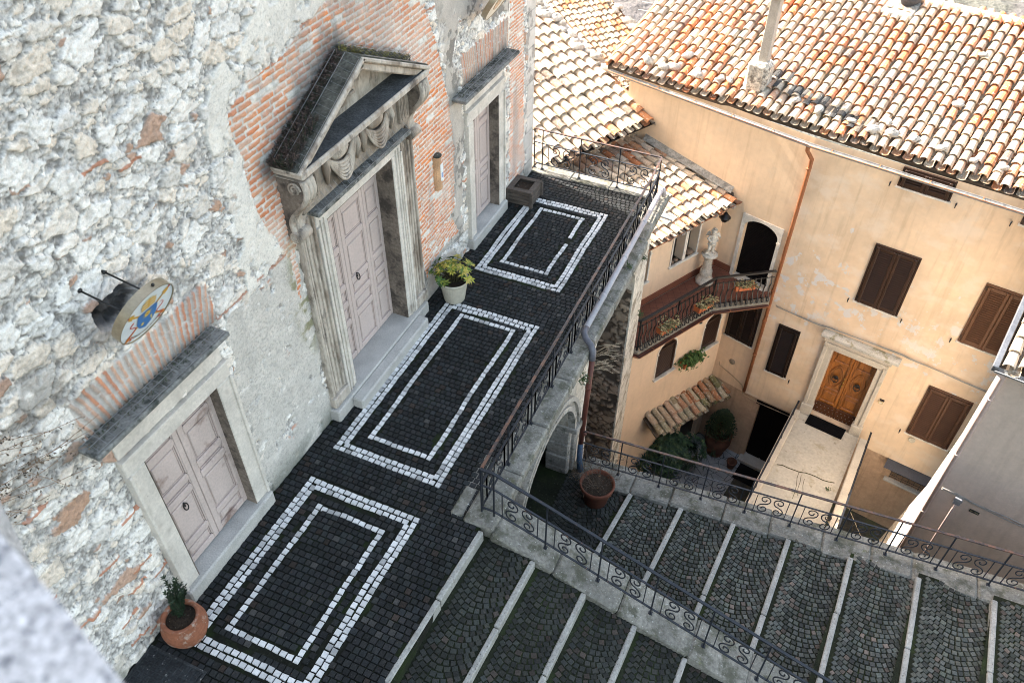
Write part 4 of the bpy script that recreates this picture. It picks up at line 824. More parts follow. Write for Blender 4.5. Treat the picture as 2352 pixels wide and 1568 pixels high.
# ---- wrought iron railings
def scroll_pts(c, S_, U, a, h, n=16):
    """S-scroll, point-symmetric about c: two spirals joined; a half-width, h half-height"""
    out = []
    for sgn in (1, -1):
        half = []
        cxx, cyy = .0, h*.52; r0 = h*.50
        for t in range(n+1):
            th = -math.pi/2+(t/n)*math.pi*2*1.30; r = r0*(1-.78*t/n); half.append((cxx+r*math.cos(th)*.92, cyy+r*math.sin(th)))
        pts = [c+S_*(x*sgn)+U*(y*sgn) for x, y in half]
        out.append(pts)
    return list(reversed(out[1]))[:-1]+out[0]
def railing(name, pts, lab, h=1.03, end_post=True, group=None, w=.042, z_low=.13, z_mid=.66, flipper=True):
    """pts = post base points; one bay between consecutive points: bar, pair of scrolls, bar"""
    root = empty(name, pts[0], lab, 'railing', group); M = M_iron()
    hr, r2, r3 = MB(), MB(), MB(); pts = [Vector(p) for p in pts]
    Yh = lambda i: V(-(pts[i+1]-pts[i]).y, (pts[i+1]-pts[i]).x, 0).normalized()
    for i in range(len(pts)-1):
        d = pts[i+1]-pts[i]; L_ = d.length; n = Yh(i)
        for (mb, z, ww, hh) in ((hr, h, w, .022), (r2, z_mid, .030, .014), (r3, z_low, .030, .014)): mb.strip([pts[i]+Z_*z, pts[i+1]+Z_*z], n, ww, hh, Z_)
    put(hr, 'handrail', mat('worn_handrail', (.060, .045, .042), .4, n1=(5, .3), n2=(40, .3), bump=(60, .2, .002), spots=[(9, .48, .58, (.17, .085, .055), .85)]) if h < 1.01 else M, root); put(r2, 'middle_rail', M, root); put(r3, 'bottom_rail', M, root)
    proto = None
    for i, p in enumerate(pts):
        if proto is None:
            m = MB(); m.box(p, X_, Y_, Z_, (-.011, -.011, 0), (.011, .011, h)); m.box(p, X_, Y_, Z_, (-.03, -.03, -.002), (.03, .03, .012)); proto = put(m, 'post', M, root); base = p.copy()
        else:
            o = proto.copy(); COL.objects.link(o); o.parent = root; o.location = proto.location+(p-base)
    for i in range(len(pts)-1):
        d = pts[i+1]-pts[i]; L_ = d.length
        if L_ < .4: continue
        s_ = d/L_; m = MB(); n = Yh(i)
        for t in (.16, .84): m.box(pts[i]+d*t, n, s_.cross(n).normalized() if False else X_, Z_, (-.007, -.007, z_low), (.007, .007, z_mid))
        hh = (z_mid-z_low)/2-.015; cz_ = (z_low+z_mid)/2
        for k, (t, sg) in enumerate(((.345, 1), (.655, -1))):
            c = pts[i]+d*t+Z_*cz_; pp = scroll_pts(c, s_*sg, Z_, .085*L_/.84, hh); m.tube(pp, .0115, 5)
        put(m, 'scroll_panel', M, root)
    return root
tr_pts = [V(3.07, 6.28, .03)]+[V(3.07, 6.28+.92*k, .045) for k in range(1, 10)]+[V(3.03, 15.46, .045)]
railing('iron_railing', tr_pts+[V(3.03-.93*k, 15.46+.02*k, .045) for k in (1, 2, 3)]+[V(.03, 15.54, .045)], 'wrought iron scroll railing along the open edge and far end of the terrace', h=1.0)
mid = [V(3.07, 6.24, .03), V(3.27, 6.24, .03)]+[V(4.09+.84*k, 6.24, cz(4.09+.84*k)) for k in range(7)]
railing('iron_railing', mid, 'wrought iron scroll railing running down between the two flights of steps', h=1.02)
railing('iron_railing', [V(3.4+.83*k, 10.0, fz(3.4+.83*k)) for k in range(14)], 'wrought iron scroll railing on the far wall, above the sunken court', h=1.0)
# curled iron hook on the terrace railing
m = MB(); pts = [V(3.13, 11.6, -.5), V(3.14, 11.35, .2), V(3.12, 10.95, .62), V(3.10, 10.6, .90)]
m.tube(pts+[V(3.09, 10.72+.16*(1-t/22)*math.cos(2.6-t*.42), .90+.16*(1-t/22)*math.sin(2.6-t*.42)) for t in range(20)], .011, 6)
tag(put(m, 'scroll_bracket', M_black()), 'curled black iron hook beside the grey pipe on the terrace railing', 'bracket')
# grey pipe lying on the coping and its brown downpipe
pp = empty('rainwater_pipe', (3.15, 12, .1), 'long grey pipe lying along the terrace coping and dropping as a brown downpipe', 'pipe')
MP = mat('grey_pvc_pipe', (.40, .38, .40), .4, n1=(3, .1), n2=(30, .08), bump=None)
m = MB(); m.tube([V(3.15, 15.35, .32), V(3.15, 10.45, .22)], .056, 14)
for yy in (14.0, 12.7, 11.4): m.tube([V(3.15, yy, .22+.1*(yy-10.45)/4.9), V(3.15, yy+.09, .22+.1*(yy+.09-10.45)/4.9)], .063, 14)
m.tube([V(3.15, 15.35, .32), V(3.17, 15.45, .28), V(3.2, 15.5, .1)], .056, 12)
put(m, 'grey_pipe', MP, pp)
m = MB(); m.tube([V(3.15, 10.5, .22), V(3.16, 10.36, .21), V(3.24, 10.27, .17), V(3.36, 10.20, .12), V(3.42, 10.15, .04), V(3.43, 10.12, -.14)], .062, 14); put(m, 'elbow', mat('dark_pvc', (.12, .12, .14), .35, bump=None), pp)
m = MB(); m.tube([V(3.43, 10.12, -.1), V(3.40, 10.0, -2.4)], .052, 14); 
for z in (-.8, -2.1): m.tube([V(3.42, 10.08, z), V(3.42, 10.08, z-.05)], .060, 14)
put(m, 'downpipe', mat('maroon_pipe', (.105, .035, .025), .45, n1=(3, .2), n2=(30, .15), bump=None), pp)
m = MB(); m.tube([V(3.40, 10.0, -2.35), V(3.42, 9.95, -2.8), V(3.5, 9.85, -3.02)], [.055, .06, .068], 12); put(m, 'blue_shoe', mat('blue_pipe_shoe', (.05, .09, .15), .5, n2=(30, .3), bump=None), pp)
#@@ HOUSE
# ================================================================== ochre house
house = empty('ochre_house', (7, 18, -10.8), 'large ochre plastered house with a clay tiled roof, brown shutters and a balcony', 'house')
def hp(mb, name, m, parent=None): return put(mb, name, m, parent or house)
def tilecolour(pale=.45):
    k = R.random()
    if k < pale: c = R.choice([(.54, .44, .33), (.48, .38, .27), (.58, .48, .38), (.42, .36, .28), (.52, .38, .27)])
    elif k < .93: c = R.choice([(.52, .21, .09), (.56, .25, .12), (.46, .18, .08), (.58, .30, .16), (.42, .20, .11), (.52, .27, .15)])
    else: c = R.choice([(.20, .15, .12), (.34, .24, .18)])
    f = R.uniform(.82, 1.12); return tuple(min(.8, q*f) for q in c)
def tile_field(mb, o, A, U, a0, a1, u0, u1, pitch=.24, expo=.335, r=.098, colf=tilecolour, clip=None, seg=6, seed=1, sag=0.01, rot=None):
    """rows of barrel tiles. o origin, A along the eave, U up the slope"""
    R.seed(seed); N = A.cross(U).normalized(); N = N if N.z > 0 else -N
    n = int((a1-a0)/pitch)
    for i in range(n):
        a = a0+(i+.5)*pitch; uj = R.uniform(-.06, .06); aj = 0; u = u0+uj
        while u < u1:
            L_ = expo+.09
            if clip is None or clip(a, u):
                for kind in (0, 1):      # cover tile, then the channel tile beside it
                    ac = a+R.uniform(-.014, .014)+(pitch/2 if kind else 0); uu = u-(.0 if kind == 0 else .10); lift = R.uniform(0, .008)
                    ra, rb = (r, r*.80) if kind == 0 else (r*.95, r*.95); yaw = R.uniform(-.05, .05)
                    vs = []; col = colf(); g_ = min(1, max(0, (math.sin(a*1.7+2.1*math.sin(u*.9))*.5+.5+R.uniform(-.25, .25)-.35)*1.6))*.45; col = tuple(q*(1-g_)+w_*g_ for q, w_ in zip(col, (.50, .42, .33)))
                    if kind: col = tuple(q*.62 for q in col)  # channel tiles darkened, shade of the gaps put into their colour
                    for e, (uq, rr) in enumerate(((uu, ra), (uu+L_, rb))):
                        for t in range(seg+1):
                            th = math.pi*t/seg
                            for ro in (rr, rr-.018):
                                x = -ro*math.cos(th)*1.05; z = ro*math.sin(th)*(.95 if kind == 0 else -.62)
                                zo = (.022+(.050 if e == 0 else 0)+lift) if kind == 0 else (.058 if e == 0 else .035)
                                sgz = math.sin(i*.7+uq*.5)*sag
                                vs.append(o+A*(ac+x+yaw*(uq-uu))+U*uq+N*(z+zo+sgz))
                    k = 2*(seg+1); fs = []
                    for t in range(seg):
                        fs.append((2*t, 2*t+2, k+2*t+2, k+2*t)); fs.append((2*t, 2*t+1, 2*t+3, 2*t+2)); 
                        if kind == 0: fs.append((2*t+1, k+2*t+1, k+2*t+3, 2*t+3))
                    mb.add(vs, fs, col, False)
            u += expo+R.uniform(-.012, .012)-(.05 if R.random() < .03 else 0)
# main roof
A1 = P0+dl*(-5.6)+nl*.35+Z_*.70; am = rad(-14); dm = V(math.cos(am), math.sin(am), 0); nm = V(-dm.y, dm.x, 0); pr_ = rad(20); um = nm*math.cos(pr_)+Z_*math.sin(pr_)
ridge_u = 5.05
rf = empty('roof'); rf.parent = house; rf.location = A1-wloc(house)
Nn = dm.cross(um).normalized()
b = MB(); b.box(A1, dm, um, Nn, (-.30, .06, -.16), (13.2, ridge_u, -.045)); 
um2 = -nm*0+V(-um.x, -um.y, um.z)*1; ub = nm*math.cos(pr_)-Z_*math.sin(pr_); b.box(A1+um*ridge_u, dm, ub, V(0, 0, 1), (-.30, 0, -.2), (13.2, 5.0, -.05))
put(b, 'roof_deck', mat('old_timber_deck', (.10, .075, .055), .9, n2=(10, .3), bump=(9, .5, .02)), rf)
t = MB(); shadowset = {}
def mc():
    return tilecolour(.50)
tile_field(t, A1, dm, um, -.28, 13.1, .10, ridge_u-.12, colf=mc, seed=42)
put(t, 'roof_tiles', M_tile(), rf)
t = MB()
R.seed(3)
for k in range(30):     # ridge tiles
    c = A1+dm*(-.2+k*.44)+um*(ridge_u)+Z_*.02; col = R.choice([(.66, .42, .28), (.70, .50, .38), (.62, .36, .22)]); n = 8
    for e in (0,):
        vs = []
        for s_ in (0, .47):
            for q in range(n+1): th = math.pi*q/n; vs.append(c+dm*s_+nm*(-.12*math.cos(th))+Z_*(.12*math.sin(th)+(.015 if s_ else 0)))
        t.add(vs, [(q, q+1, n+1+q+1, n+1+q) for q in range(n)], col, False)
    t.sphere(c+dm*.44-Z_*.03, .10, (1, 1, .7), 8, (.30, .27, .22), .2)
put(t, 'ridge_tiles', M_tile(), rf)
t = MB(); t.box(A1, dm, um, Nn, (-.34, .05, -.04), (-.27, ridge_u, .10), col=(.60, .27, .13), bev=.01); put(t, 'verge_board', M_tile(), rf)
# gutters, following the two facades
M_gut = mat('zinc_gutter', (.26, .26, .26), .5, n1=(3, .2), n2=(20, .2), bump=None, spots=[(9, .55, .65, (.10, .09, .08), .6)])
def gutter(pts, r=.075, name='gutter', m=None, lip=M_copper, parent=None):
    g = MB(); pts = [Vector(p) for p in pts]; n = 8
    for i in range(len(pts)-1):
        d = (pts[i+1]-pts[i]).normalized(); s_ = d.cross(Z_)
        vs = []
        for p in (pts[i], pts[i+1]):
            for ro in (r, r-.008):
                for q in range(n+1): th = math.pi*q/n; vs.append(p+s_*(-ro*math.cos(th))-Z_*(ro*math.sin(th)))
        k = n+1; fs = []
        for q in range(n): fs += [(q, q+1, 2*k+q+1, 2*k+q), (k+q, 3*k+q, 3*k+q+1, k+q+1)]
        fs += [(0, 2*k, 3*k, k), (n, k+n, 3*k+n, 2*k+n)]; g.add(vs, fs)
    o = put(g, name, m or M_gut, parent or house)
    l = MB()
    for i in range(len(pts)-1):
        d = (pts[i+1]-pts[i]).normalized(); s_ = d.cross(Z_)
        l.tube([pts[i]+s_*r, pts[i+1]+s_*r], .011, 6)
        L_ = (pts[i+1]-pts[i]).length
        for q in range(int(L_/1.1)): c = pts[i]+d*(.5+q*1.1); l.strip([c-s_*r+Z_*.004, c+s_*r*1.05+Z_*.006], d, .02, .005, Z_)
    put(l, 'gutter_lip', lip(), o)
    return o
GZ = .60
gutter([LP(-5.85, .33, GZ), LP(.05, .33, GZ), FP(1.2, .36, GZ-.06)])
# walls
wl = MB()
wl.wall(F0, dv, Z_, nv, -6.2, 2.2, -8.02, .62, [(-4.15, -2.95, -7.66, -5.10, 0, .30)])
o = hp(wl, 'wall', M_ochre()); 
wl = MB(); wl.wall(P0, dl, Z_, nl, -5.35, 0, -8.02, .62, [(-1.20, -.20, -4.12, -2.12, .62, .22)])
wl.face([LP(-5.35, 0, -8), LP(-5.35, 0, .62), LP(-5.35, -4.6, 2.15), LP(-5.35, -9, .6), LP(-5.35, -9, -8)])
hp(wl, 'wall', mat('ochre_plaster_left', (.74, .55, .375), .9, n1=(.8, .08), n2=(6, .05), bump=(45, .5, .01), spots=[(2.4, .60, .68, (.70, .55, .40), .5)]))
wl = MB(); wl.wall(F0-nv*.05, dv, Z_, nv, -6.2, 2.2, -10.9, -8.02, [(-5.60, -4.63, -10.80, -8.22, 0, .22), (-1.52, -.2, -8.76, -8.22, 0, .25)])
wl.wall(P0-nl*.05, dl, Z_, nl, -1.9, 0, -10.9, -8.02); wl.face([FP(-6.2, 0, -8.02), FP(2.2, 0, -8.02), FP(2.2, -.05, -8.02), FP(-6.2, -.05, -8.02)])
hp(wl, 'basement_wall', M_base())
# wing: upper storey, lower storey
wing = empty('wing'); wing.parent = house; wing.location = Cw-wloc(house)
w = MB(); w.wall(Cw, dw, Z_, nw, -4.6, 0, -4.1, -1.90, [(-1.97, -1.53, -3.19, -1.99, 1.0, .30), (-1.42, -.98, -3.19, -1.99, 1.0, .30), (-3.3, -2.88, -3.24, -2.12, 1.0, .2)])
put(w, 'upper_wall', M_ochre2(), wing)
LV = .75
w = MB(); w.wall(Cw+nw*LV, dw, Z_, nw, -4.4, .17, -10.9, -4.24, [(-2.78, -2.05, -6.38, -5.08, .9, .10), (-.84, -.15, -6.44, -5.15, .9, .10), (-.95, -.05, -10.78, -8.75, 0, .2)])
w.face([WP(-4.4, LV, -4.24), WP(.17, LV, -4.24), WP(.17, 0, -4.24), WP(-4.4, 0, -4.24)]); w.face([WP(-4.4, LV, -10.9), WP(-4.4, 0, -10.9), WP(-4.4, 0, -4.2), WP(-4.4, LV, -4.2)])
put(w, 'lower_wall', M_ochre2(), wing)
w = MB(); w.wall(Cw+nw*(LV+.002), dw, Z_, nw, -4.4, .17, -4.75, -4.25); 
# trims and shutters of the wing windows
def arch_trim(mb, o, U, N, a, b, c, d, rise, w=.05, pr=.03, sill=True):
    r = (b-a)/2; rz = r*rise; zc = d-rz; n = 14
    for t in range(n):
        t0, t1 = math.pi*t/n, math.pi*(t+1)/n
        q = lambda k, t_, v: o+U*(a+r-(r+k)*math.cos(t_))+Z_*(zc+(rz+k)*math.sin(t_))+N*v
        mb.add([q(0, t0, 0), q(0, t0, pr), q(w, t0, pr), q(w, t0, 0), q(0, t1, 0), q(0, t1, pr), q(w, t1, pr), q(w, t1, 0)], [(0, 4, 5, 1), (1, 5, 6, 2), (2, 6, 7, 3)])
    for x in (a-w, b): mb.box(o, U, N, Z_, (x, 0, c), (x+w, pr, zc-.02), bev=.006); mb.box(o, U, N, Z_, (x-.012, 0, zc-.045), (x+w+.012, pr+.02, zc+.0), bev=.008)
WT = mat('white_window_stone', (.66, .60, .52), .8, n2=(30, .08), bump=(40, .3, .006))
w = MB(); arch_trim(w, Cw, dw, nw, -1.97, -1.53, -3.19, -1.99, 1.0); arch_trim(w, Cw, dw, nw, -1.42, -.98, -3.19, -1.99, 1.0); w.box(Cw, dw, nw, Z_, (-2.05, -.28, -3.25), (-.90, .07, -3.19), bev=.01)
tr1 = put(w, 'window_trim', WT, wing)
w = MB(); arch_trim(w, Cw, dw, nw, -3.3, -2.88, -3.24, -2.12, 1.0); w.box(Cw, dw, nw, Z_, (-3.36, -.1, -3.30), (-2.8, .07, -3.24), bev=.01); put(w, 'window_trim', WT, wing)
w = MB()
for (a, b, c, d) in ((-2.78, -2.05, -6.38, -5.08), (-.84, -.15, -6.44, -5.15)):
    arch_trim(w, Cw+nw*LV, dw, nw, a, b, c, d, .9, .045, .012); w.box(Cw+nw*LV, dw, nw, Z_, (a-.08, -.05, c-.05), (b+.08, .09, c), bev=.008)
put(w, 'window_trim', WT, wing)
def louvre(mb, o, U, N, a, b, c, d, v=0, pitch=.062, st=.075, top=None, m=None):
    """louvred shutter leaf"""
    for x in (a, b-st): mb.box(o, U, N, Z_, (x, v-.03, c), (x+st, v+.035, d), bev=.014)
    for z, h in ((c, .11), (d-.09, .09)): mb.box(o, U, N, Z_, (a+st, v-.03, z), (b-st, v+.015, z+h), bev=.006)
    mb.box(o, U, N, Z_, (a+st, v-.04, c+.1), (b-st, v-.03, d-.08))
    z = c+.115
    while z < d-.10:
        p = [o+U*(a+st)+N*(v-.030)+Z_*(z+.030), o+U*(b-st)+N*(v-.030)+Z_*(z+.030), o+U*(b-st)+N*(v+.016)+Z_*z, o+U*(a+st)+N*(v+.016)+Z_*z]
        mb.face(p); mb.face([p[3], p[2], p[2]-Z_*.011, p[3]-Z_*.011]); z += pitch
def arch_leaf(mb, o, U, N, a, b, c, d, v):
    n = 12; r = (b-a)/2; rz = r*.9; zc = d-rz
    mb.face([o+U*x+Z_*z+N*(v-.04) for x, z in [(a, c), (b, c)]+[(a+r+r*math.cos(math.pi*t/n), zc+rz*math.sin(math.pi*t/n)) for t in range(n+1)]])
    mb.tube([o+U*(a+r+(r-.03)*math.cos(math.pi*t/n))+Z_*(zc+(rz-.03)*math.sin(math.pi*t/n))+N*v for t in range(n+1)], .03, 6)
    louvre(mb, o, U, N, a, b, c, zc+.08, v)
for (a, b, c, d) in ((-2.78, -2.05, -6.38, -5.08), (-.84, -.15, -6.44, -5.15)):
    m = MB(); arch_leaf(m, Cw+nw*LV, dw, nw, a, b, c, d, -.03); put(m, 'shutter', M_brown(), wing)
m = MB()
for (a, b) in ((-1.97, -1.53), (-1.42, -.98)): m.box(Cw, dw, nw, Z_, (a-.02, -.33, -3.2), (b+.02, -.26, -1.95)); 
m.box(Cw, dw, nw, Z_, (-3.32, -.22, -3.26), (-2.86, -.16, -2.1)); m.box(Cw+nw*LV, dw, nw, Z_, (-.95, -.22, -10.78), (-.05, -.16, -8.75)); put(m, 'dark_pane', mat('dark_glass', (.006, .004, .004), .3, bump=None, spec=.5), wing)
m = MB(); m.box(Cw, dw, nw, Z_, (-4.6, 0, -4.08), (0, .02, -3.86), bev=.004); m.box(P0, dl, nl, Z_, (-1.84, 0, -4.08), (-1.3, .02, -3.86), bev=.004); put(m, 'tile_skirting', mat('terracotta_floor', (.20, .075, .045), .7, n1=(2, .2), n2=(30, .15), bump=None), wing)
# wing roof
oW = Cw+nw*.30+Z_*(-1.80); pw = rad(10.5); uw = -nw*math.cos(pw)+Z_*math.sin(pw); Nw = dw.cross(uw)*-1; Nw = Nw if Nw.z > 0 else -Nw
wr = empty('roof'); wr.parent = wing; wr.location = oW-wloc(wing)
def clipw(a, u):
    p = oW+dw*a+uw*u; return (p-P0).dot(nl) > .08 and p.y > 15.9-.0*p.x
t = MB(); tile_field(t, oW, dw, uw, -4.6, 2.0, .0, 3.6, colf=lambda: tilecolour(.72), clip=clipw, seed=9); put(t, 'roof_tiles', M_tile(), wr)
b = MB(); b.box(oW, dw, uw, Nw, (-4.7, .02, -.14), (-.05, 3.6, -.045)); b.face([oW+dw*-.1-Nw*.05, LP(-1.7, .01, -1.62), LP(-4.6, .01, -1.12), oW+dw*-.1+uw*3.6-Nw*.05]); put(b, 'roof_deck', mat('old_timber_deck'), wr)
b = MB()   # mortar flashing against the house wall
for k in range(14):
    t0, t1 = k/14, (k+1)/14; pa = LP(-1.72-2.9*t0, .0, -1.58+.48*t0); pb = LP(-1.72-2.9*t1, .0, -1.58+.48*t1); b.add([pa+Z_*.12, pb+Z_*.12, pb+nl*.15, pa+nl*.15], [(0, 1, 2, 3)])
put(b, 'flashing', mat('cement', (.30, .28, .25), .95, n1=(6, .4), n2=(20, .3), bump=(12, 1, .04)), wr)
gutter([oW+dw*-4.6+nw*.03-Z_*.0, oW+dw*.35+nw*.03], .06, 'gutter', M_copper(), M_copper, wing)
b = MB(); b.box(oW, dw, nw, Z_, (-4.6, -.32, -.10), (.1, .02, -.04)); put(b, 'eave_soffit', mat('old_timber_deck'), wr)
# ---- windows on the main facade
def shutter_window(a, b, c, d, two=True, lab=None, o=F0, U=dv, N=nv, sill=True, m=None, lo=0.0):
    root = empty('window'); root.parent = house; p = o+U*(a+b)/2+Z_*c; root.location = p-wloc(house)
    M = m or M_brown(); f = MB(); t = .055
    for (x0, x1, z0, z1) in ((a, a+t, c, d), (b-t, b, c, d), (a+t, b-t, d-t, d)): f.box(o, U, N, Z_, (x0, -.03, z0), (x1, .045, z1), bev=.008)
    put(f, 'window_frame', M, root)
    mid = (a+b)/2
    for (x0, x1) in (((a+t+.006, mid-.003), (mid+.003, b-t-.006)) if two else ((a+t+.004, b-t-.004),)):
        s = MB(); louvre(s, o, U, N, x0, x1, c+.01, d-t-.005, .045); put(s, 'shutter', M, root)
    if sill: s = MB(); s.box(o, U, N, Z_, (a-.03, -.03, c-.045), (b+.03, .07, c-.001), bev=.006); put(s, 'sill', WT, root)
    s = MB()
    for x, z in ((a+.03, c+.12), (a+.03, d-.16), (b-.03, c+.12), (b-.03, d-.16)): s.box(o, U, N, Z_, (x-.008, .04, z), (x+.008, .07, z+.10))
    put(s, 'hinge', M_black(), root)
    return root
shutter_window(-4.11, -3.03, -3.31, -1.51); shutter_window(-1.57, -.50, -3.34, -1.55, m=mat('brown_shutter_skylit', (.115, .052, .026), .45, n1=(3, .1), n2=(40, .1), bump=None)); shutter_window(-1.66, -.57, -6.80, -4.98, m=mat('brown_shutter_skylit2', (.085, .038, .020), .45, n1=(3, .1), n2=(40, .1), bump=None))  # right-hand shutters: sky light put into a paler brown
shutter_window(-5.73, -5.11, -6.77, -4.97, False, m=mat('brown_shutter_dark', (.016, .008, .005), .5, n2=(40, .1), bump=None)); shutter_window(-4.14, -2.99, .10, .60); shutter_window(-1.54, -.4, .10, .60)
shutter_window(-1.0, -.09, -6.19, -4.50, True, o=P0, U=dl, N=nl, m=mat('brown_shutter_dark'))
# shutter stops, cables, bell plate, vent
s = MB()
for u, z in ((-4.29, .14), (-2.84, .11), (-1.70, .09), (-4.25, -3.31), (-2.90, -3.33), (-1.71, -3.35), (-4.98, -6.79), (-1.80, -6.80), (-.5, -6.83), (-.42, -3.36)):
    s.tube([FP(u, 0, z), FP(u, .09, z-.005)], .008, 6); s.tube([FP(u, .085, z+.03), FP(u+.0, .09, z-.09)], [.022, .010], 6)
hp(s, 'shutter_stop', M_black())
s = MB(); R.seed(15)
for k in range(4):
    pts = []
    for i in range(28):
        u = -5.95+i*5.75/27; sag = -.05*math.sin((u+5.9)*1.4)+(.0 if k else .0); pts.append(FP(u, .02+.012*k, -4.46+.018*k+sag*.6+.012*math.sin(u*3+k)-(.03 if -4.6 < u < -2.5 else 0)*-1))
    s.tube(pts, .009, 5)
hp(s, 'cable', mat('grey_cable', (.32, .31, .29), .6, bump=None))
s = MB(); s.box(F0, dv, nv, Z_, (-2.58, 0, -6.13), (-2.46, .02, -6.07), col=(.03, .02, .02)); s.box(F0, dv, nv, Z_, (-2.60, 0, -6.24), (-2.47, .025, -6.15), col=(.55, .42, .25)); s.box(F0, dv, nv, Z_, (-2.57, .025, -6.215), (-2.50, .03, -6.175), col=(.7, .62, .5)); hp(s, 'doorbell', M_attr())
s = MB(); s.lathe(FP(-1.43, 0, -7.0), [(0, .04), (.05, .045), (.06, .05), (.085, .04), (.09, 0)], 20, axis=nv); hp(s, 'vent_cap', mat('cream_plastic', (.50, .45, .36), .6, bump=None))
# facade downpipe in the corner
s = MB(); s.tube([FP(-6.24, .30, .54), FP(-6.24, .28, .40), FP(-6.12, .10, .12), FP(-6.12, .08, -.2), FP(-6.13, .08, -7.9)], .05, 12); dp = hp(s, 'downpipe', M_copper())
s = MB()
for z in (-.12, -3.9, -5.0, -6.3): s.tube([FP(-6.13, .08, z), FP(-6.13, .08, z-.05)], .060, 12)
s.tube([WP(.9, 1.0, -4.3), WP(.95, .9, -4.75), WP(1.15, .75, -4.95)], .04, 8)
put(s, 'pipe_collar', M_copper(), dp)
# arched balcony door surround
m = MB()
n = 16; a, b_, c, d = -1.20, -.20, -4.12, -2.12; r = .5; rz = .31; zc = d-rz
outer = [(-1.29, -4.2), (-1.20, -4.2)]+[(-.7-.5*math.cos(math.pi*t/n), zc+rz*math.sin(math.pi*t/n)) for t in range(n+1)]+[(-.20, -4.2), (-.11, -4.2), (-.11, -2.04), (-1.29, -2.04)]
m.prism(P0, dl, Z_, nl, outer[::-1], .003, .045)
for x in (-1.24, -.16): m.box(P0, dl, nl, Z_, (x-.05, .04, zc-.10), (x+.07, .07, zc-.03), bev=.01)
hp(m, 'arch_surround', WT)
m = MB(); m.box(P0, dl, nl, Z_, (-1.22, -.24, -4.2), (-.18, -.18, -2.1))
z = -4.1
while z < -2.12: m.box(P0, dl, nl, Z_, (-1.2, -.18, z), (-.2, -.165, z+.035), bev=.006); z += .048
hp(m, 'roller_shutter', mat('black_shutter', (.006, .004, .004), .6, bump=None, spec=.12))
m = MB(); m.box(P0, dl, nl, Z_, (-1.25, -.2, -4.2), (-.15, .12, -4.08), bev=.01); hp(m, 'threshold', WT)
# entrance: stone surround and carved wooden door
ent = empty('door'); ent.parent = house; ent.location = FP(-3.55, 0, -7.66)-wloc(house)
m = MB()
for (x0, x1) in ((-4.42, -4.15), (-2.95, -2.70)):
    m.box(F0, dv, nv, Z_, (x0, -.30, -7.75), (x1, .06, -5.10), bev=.012); m.box(F0, dv, nv, Z_, (x0+(.0 if x0 < -4 else .14), .05, -7.3), (x0+(.11 if x0 < -4 else .25), .11, -5.0), bev=.012)
    m.box(F0, dv, nv, Z_, (x0-.03, -.1, -7.76), (x1+.03, .13, -7.30), bev=.02)
m.box(F0, dv, nv, Z_, (-4.42, -.30, -5.097), (-2.70, .07, -4.86), bev=.012); m.box(F0, dv, nv, Z_, (-4.42, .06, -4.98), (-2.70, .12, -4.863), bev=.012)
m.box(F0, dv, nv, Z_, (-4.46, -.05, -4.857), (-2.66, .10, -4.64), bev=.01); put(m, 'door_frame', mat('door_travertine', (.56, .50, .42), .85, n1=(2, .12), n2=(40, .15), bump=(60, .5, .008), spots=[(3, .58, .70, (.34, .29, .18), .5)]), ent)
m = MB(); m.box(F0, dv, nv, Z_, (-4.56, -.02, -4.637), (-2.50, .26, -4.52), bev=.02); m.box(F0, dv, nv, Z_, (-4.50, -.02, -4.70), (-2.56, .17, -4.64), bev=.02); put(m, 'cornice', mat('door_cornice_stone', (.48, .46, .42), .9, n1=(3, .2), n2=(40, .2), bump=(50, .6, .01), spots=[(4, .50, .60, (.17, .15, .05), .7)]), ent)
M_wood = mat('varnished_walnut', (.28, .10, .020), .35, n1=(2.2, .35), n2=(26, .3), stretch=(4, 4, .5), bump=(30, .2, .004), spots=[(3, .55, .7, (.10, .035, .012), .7)], spec=.5)
M_woodd = mat('dark_walnut', (.085, .032, .014), .4, n1=(3, .3), n2=(26, .3), stretch=(4, 4, .5), bump=(30, .2, .004))
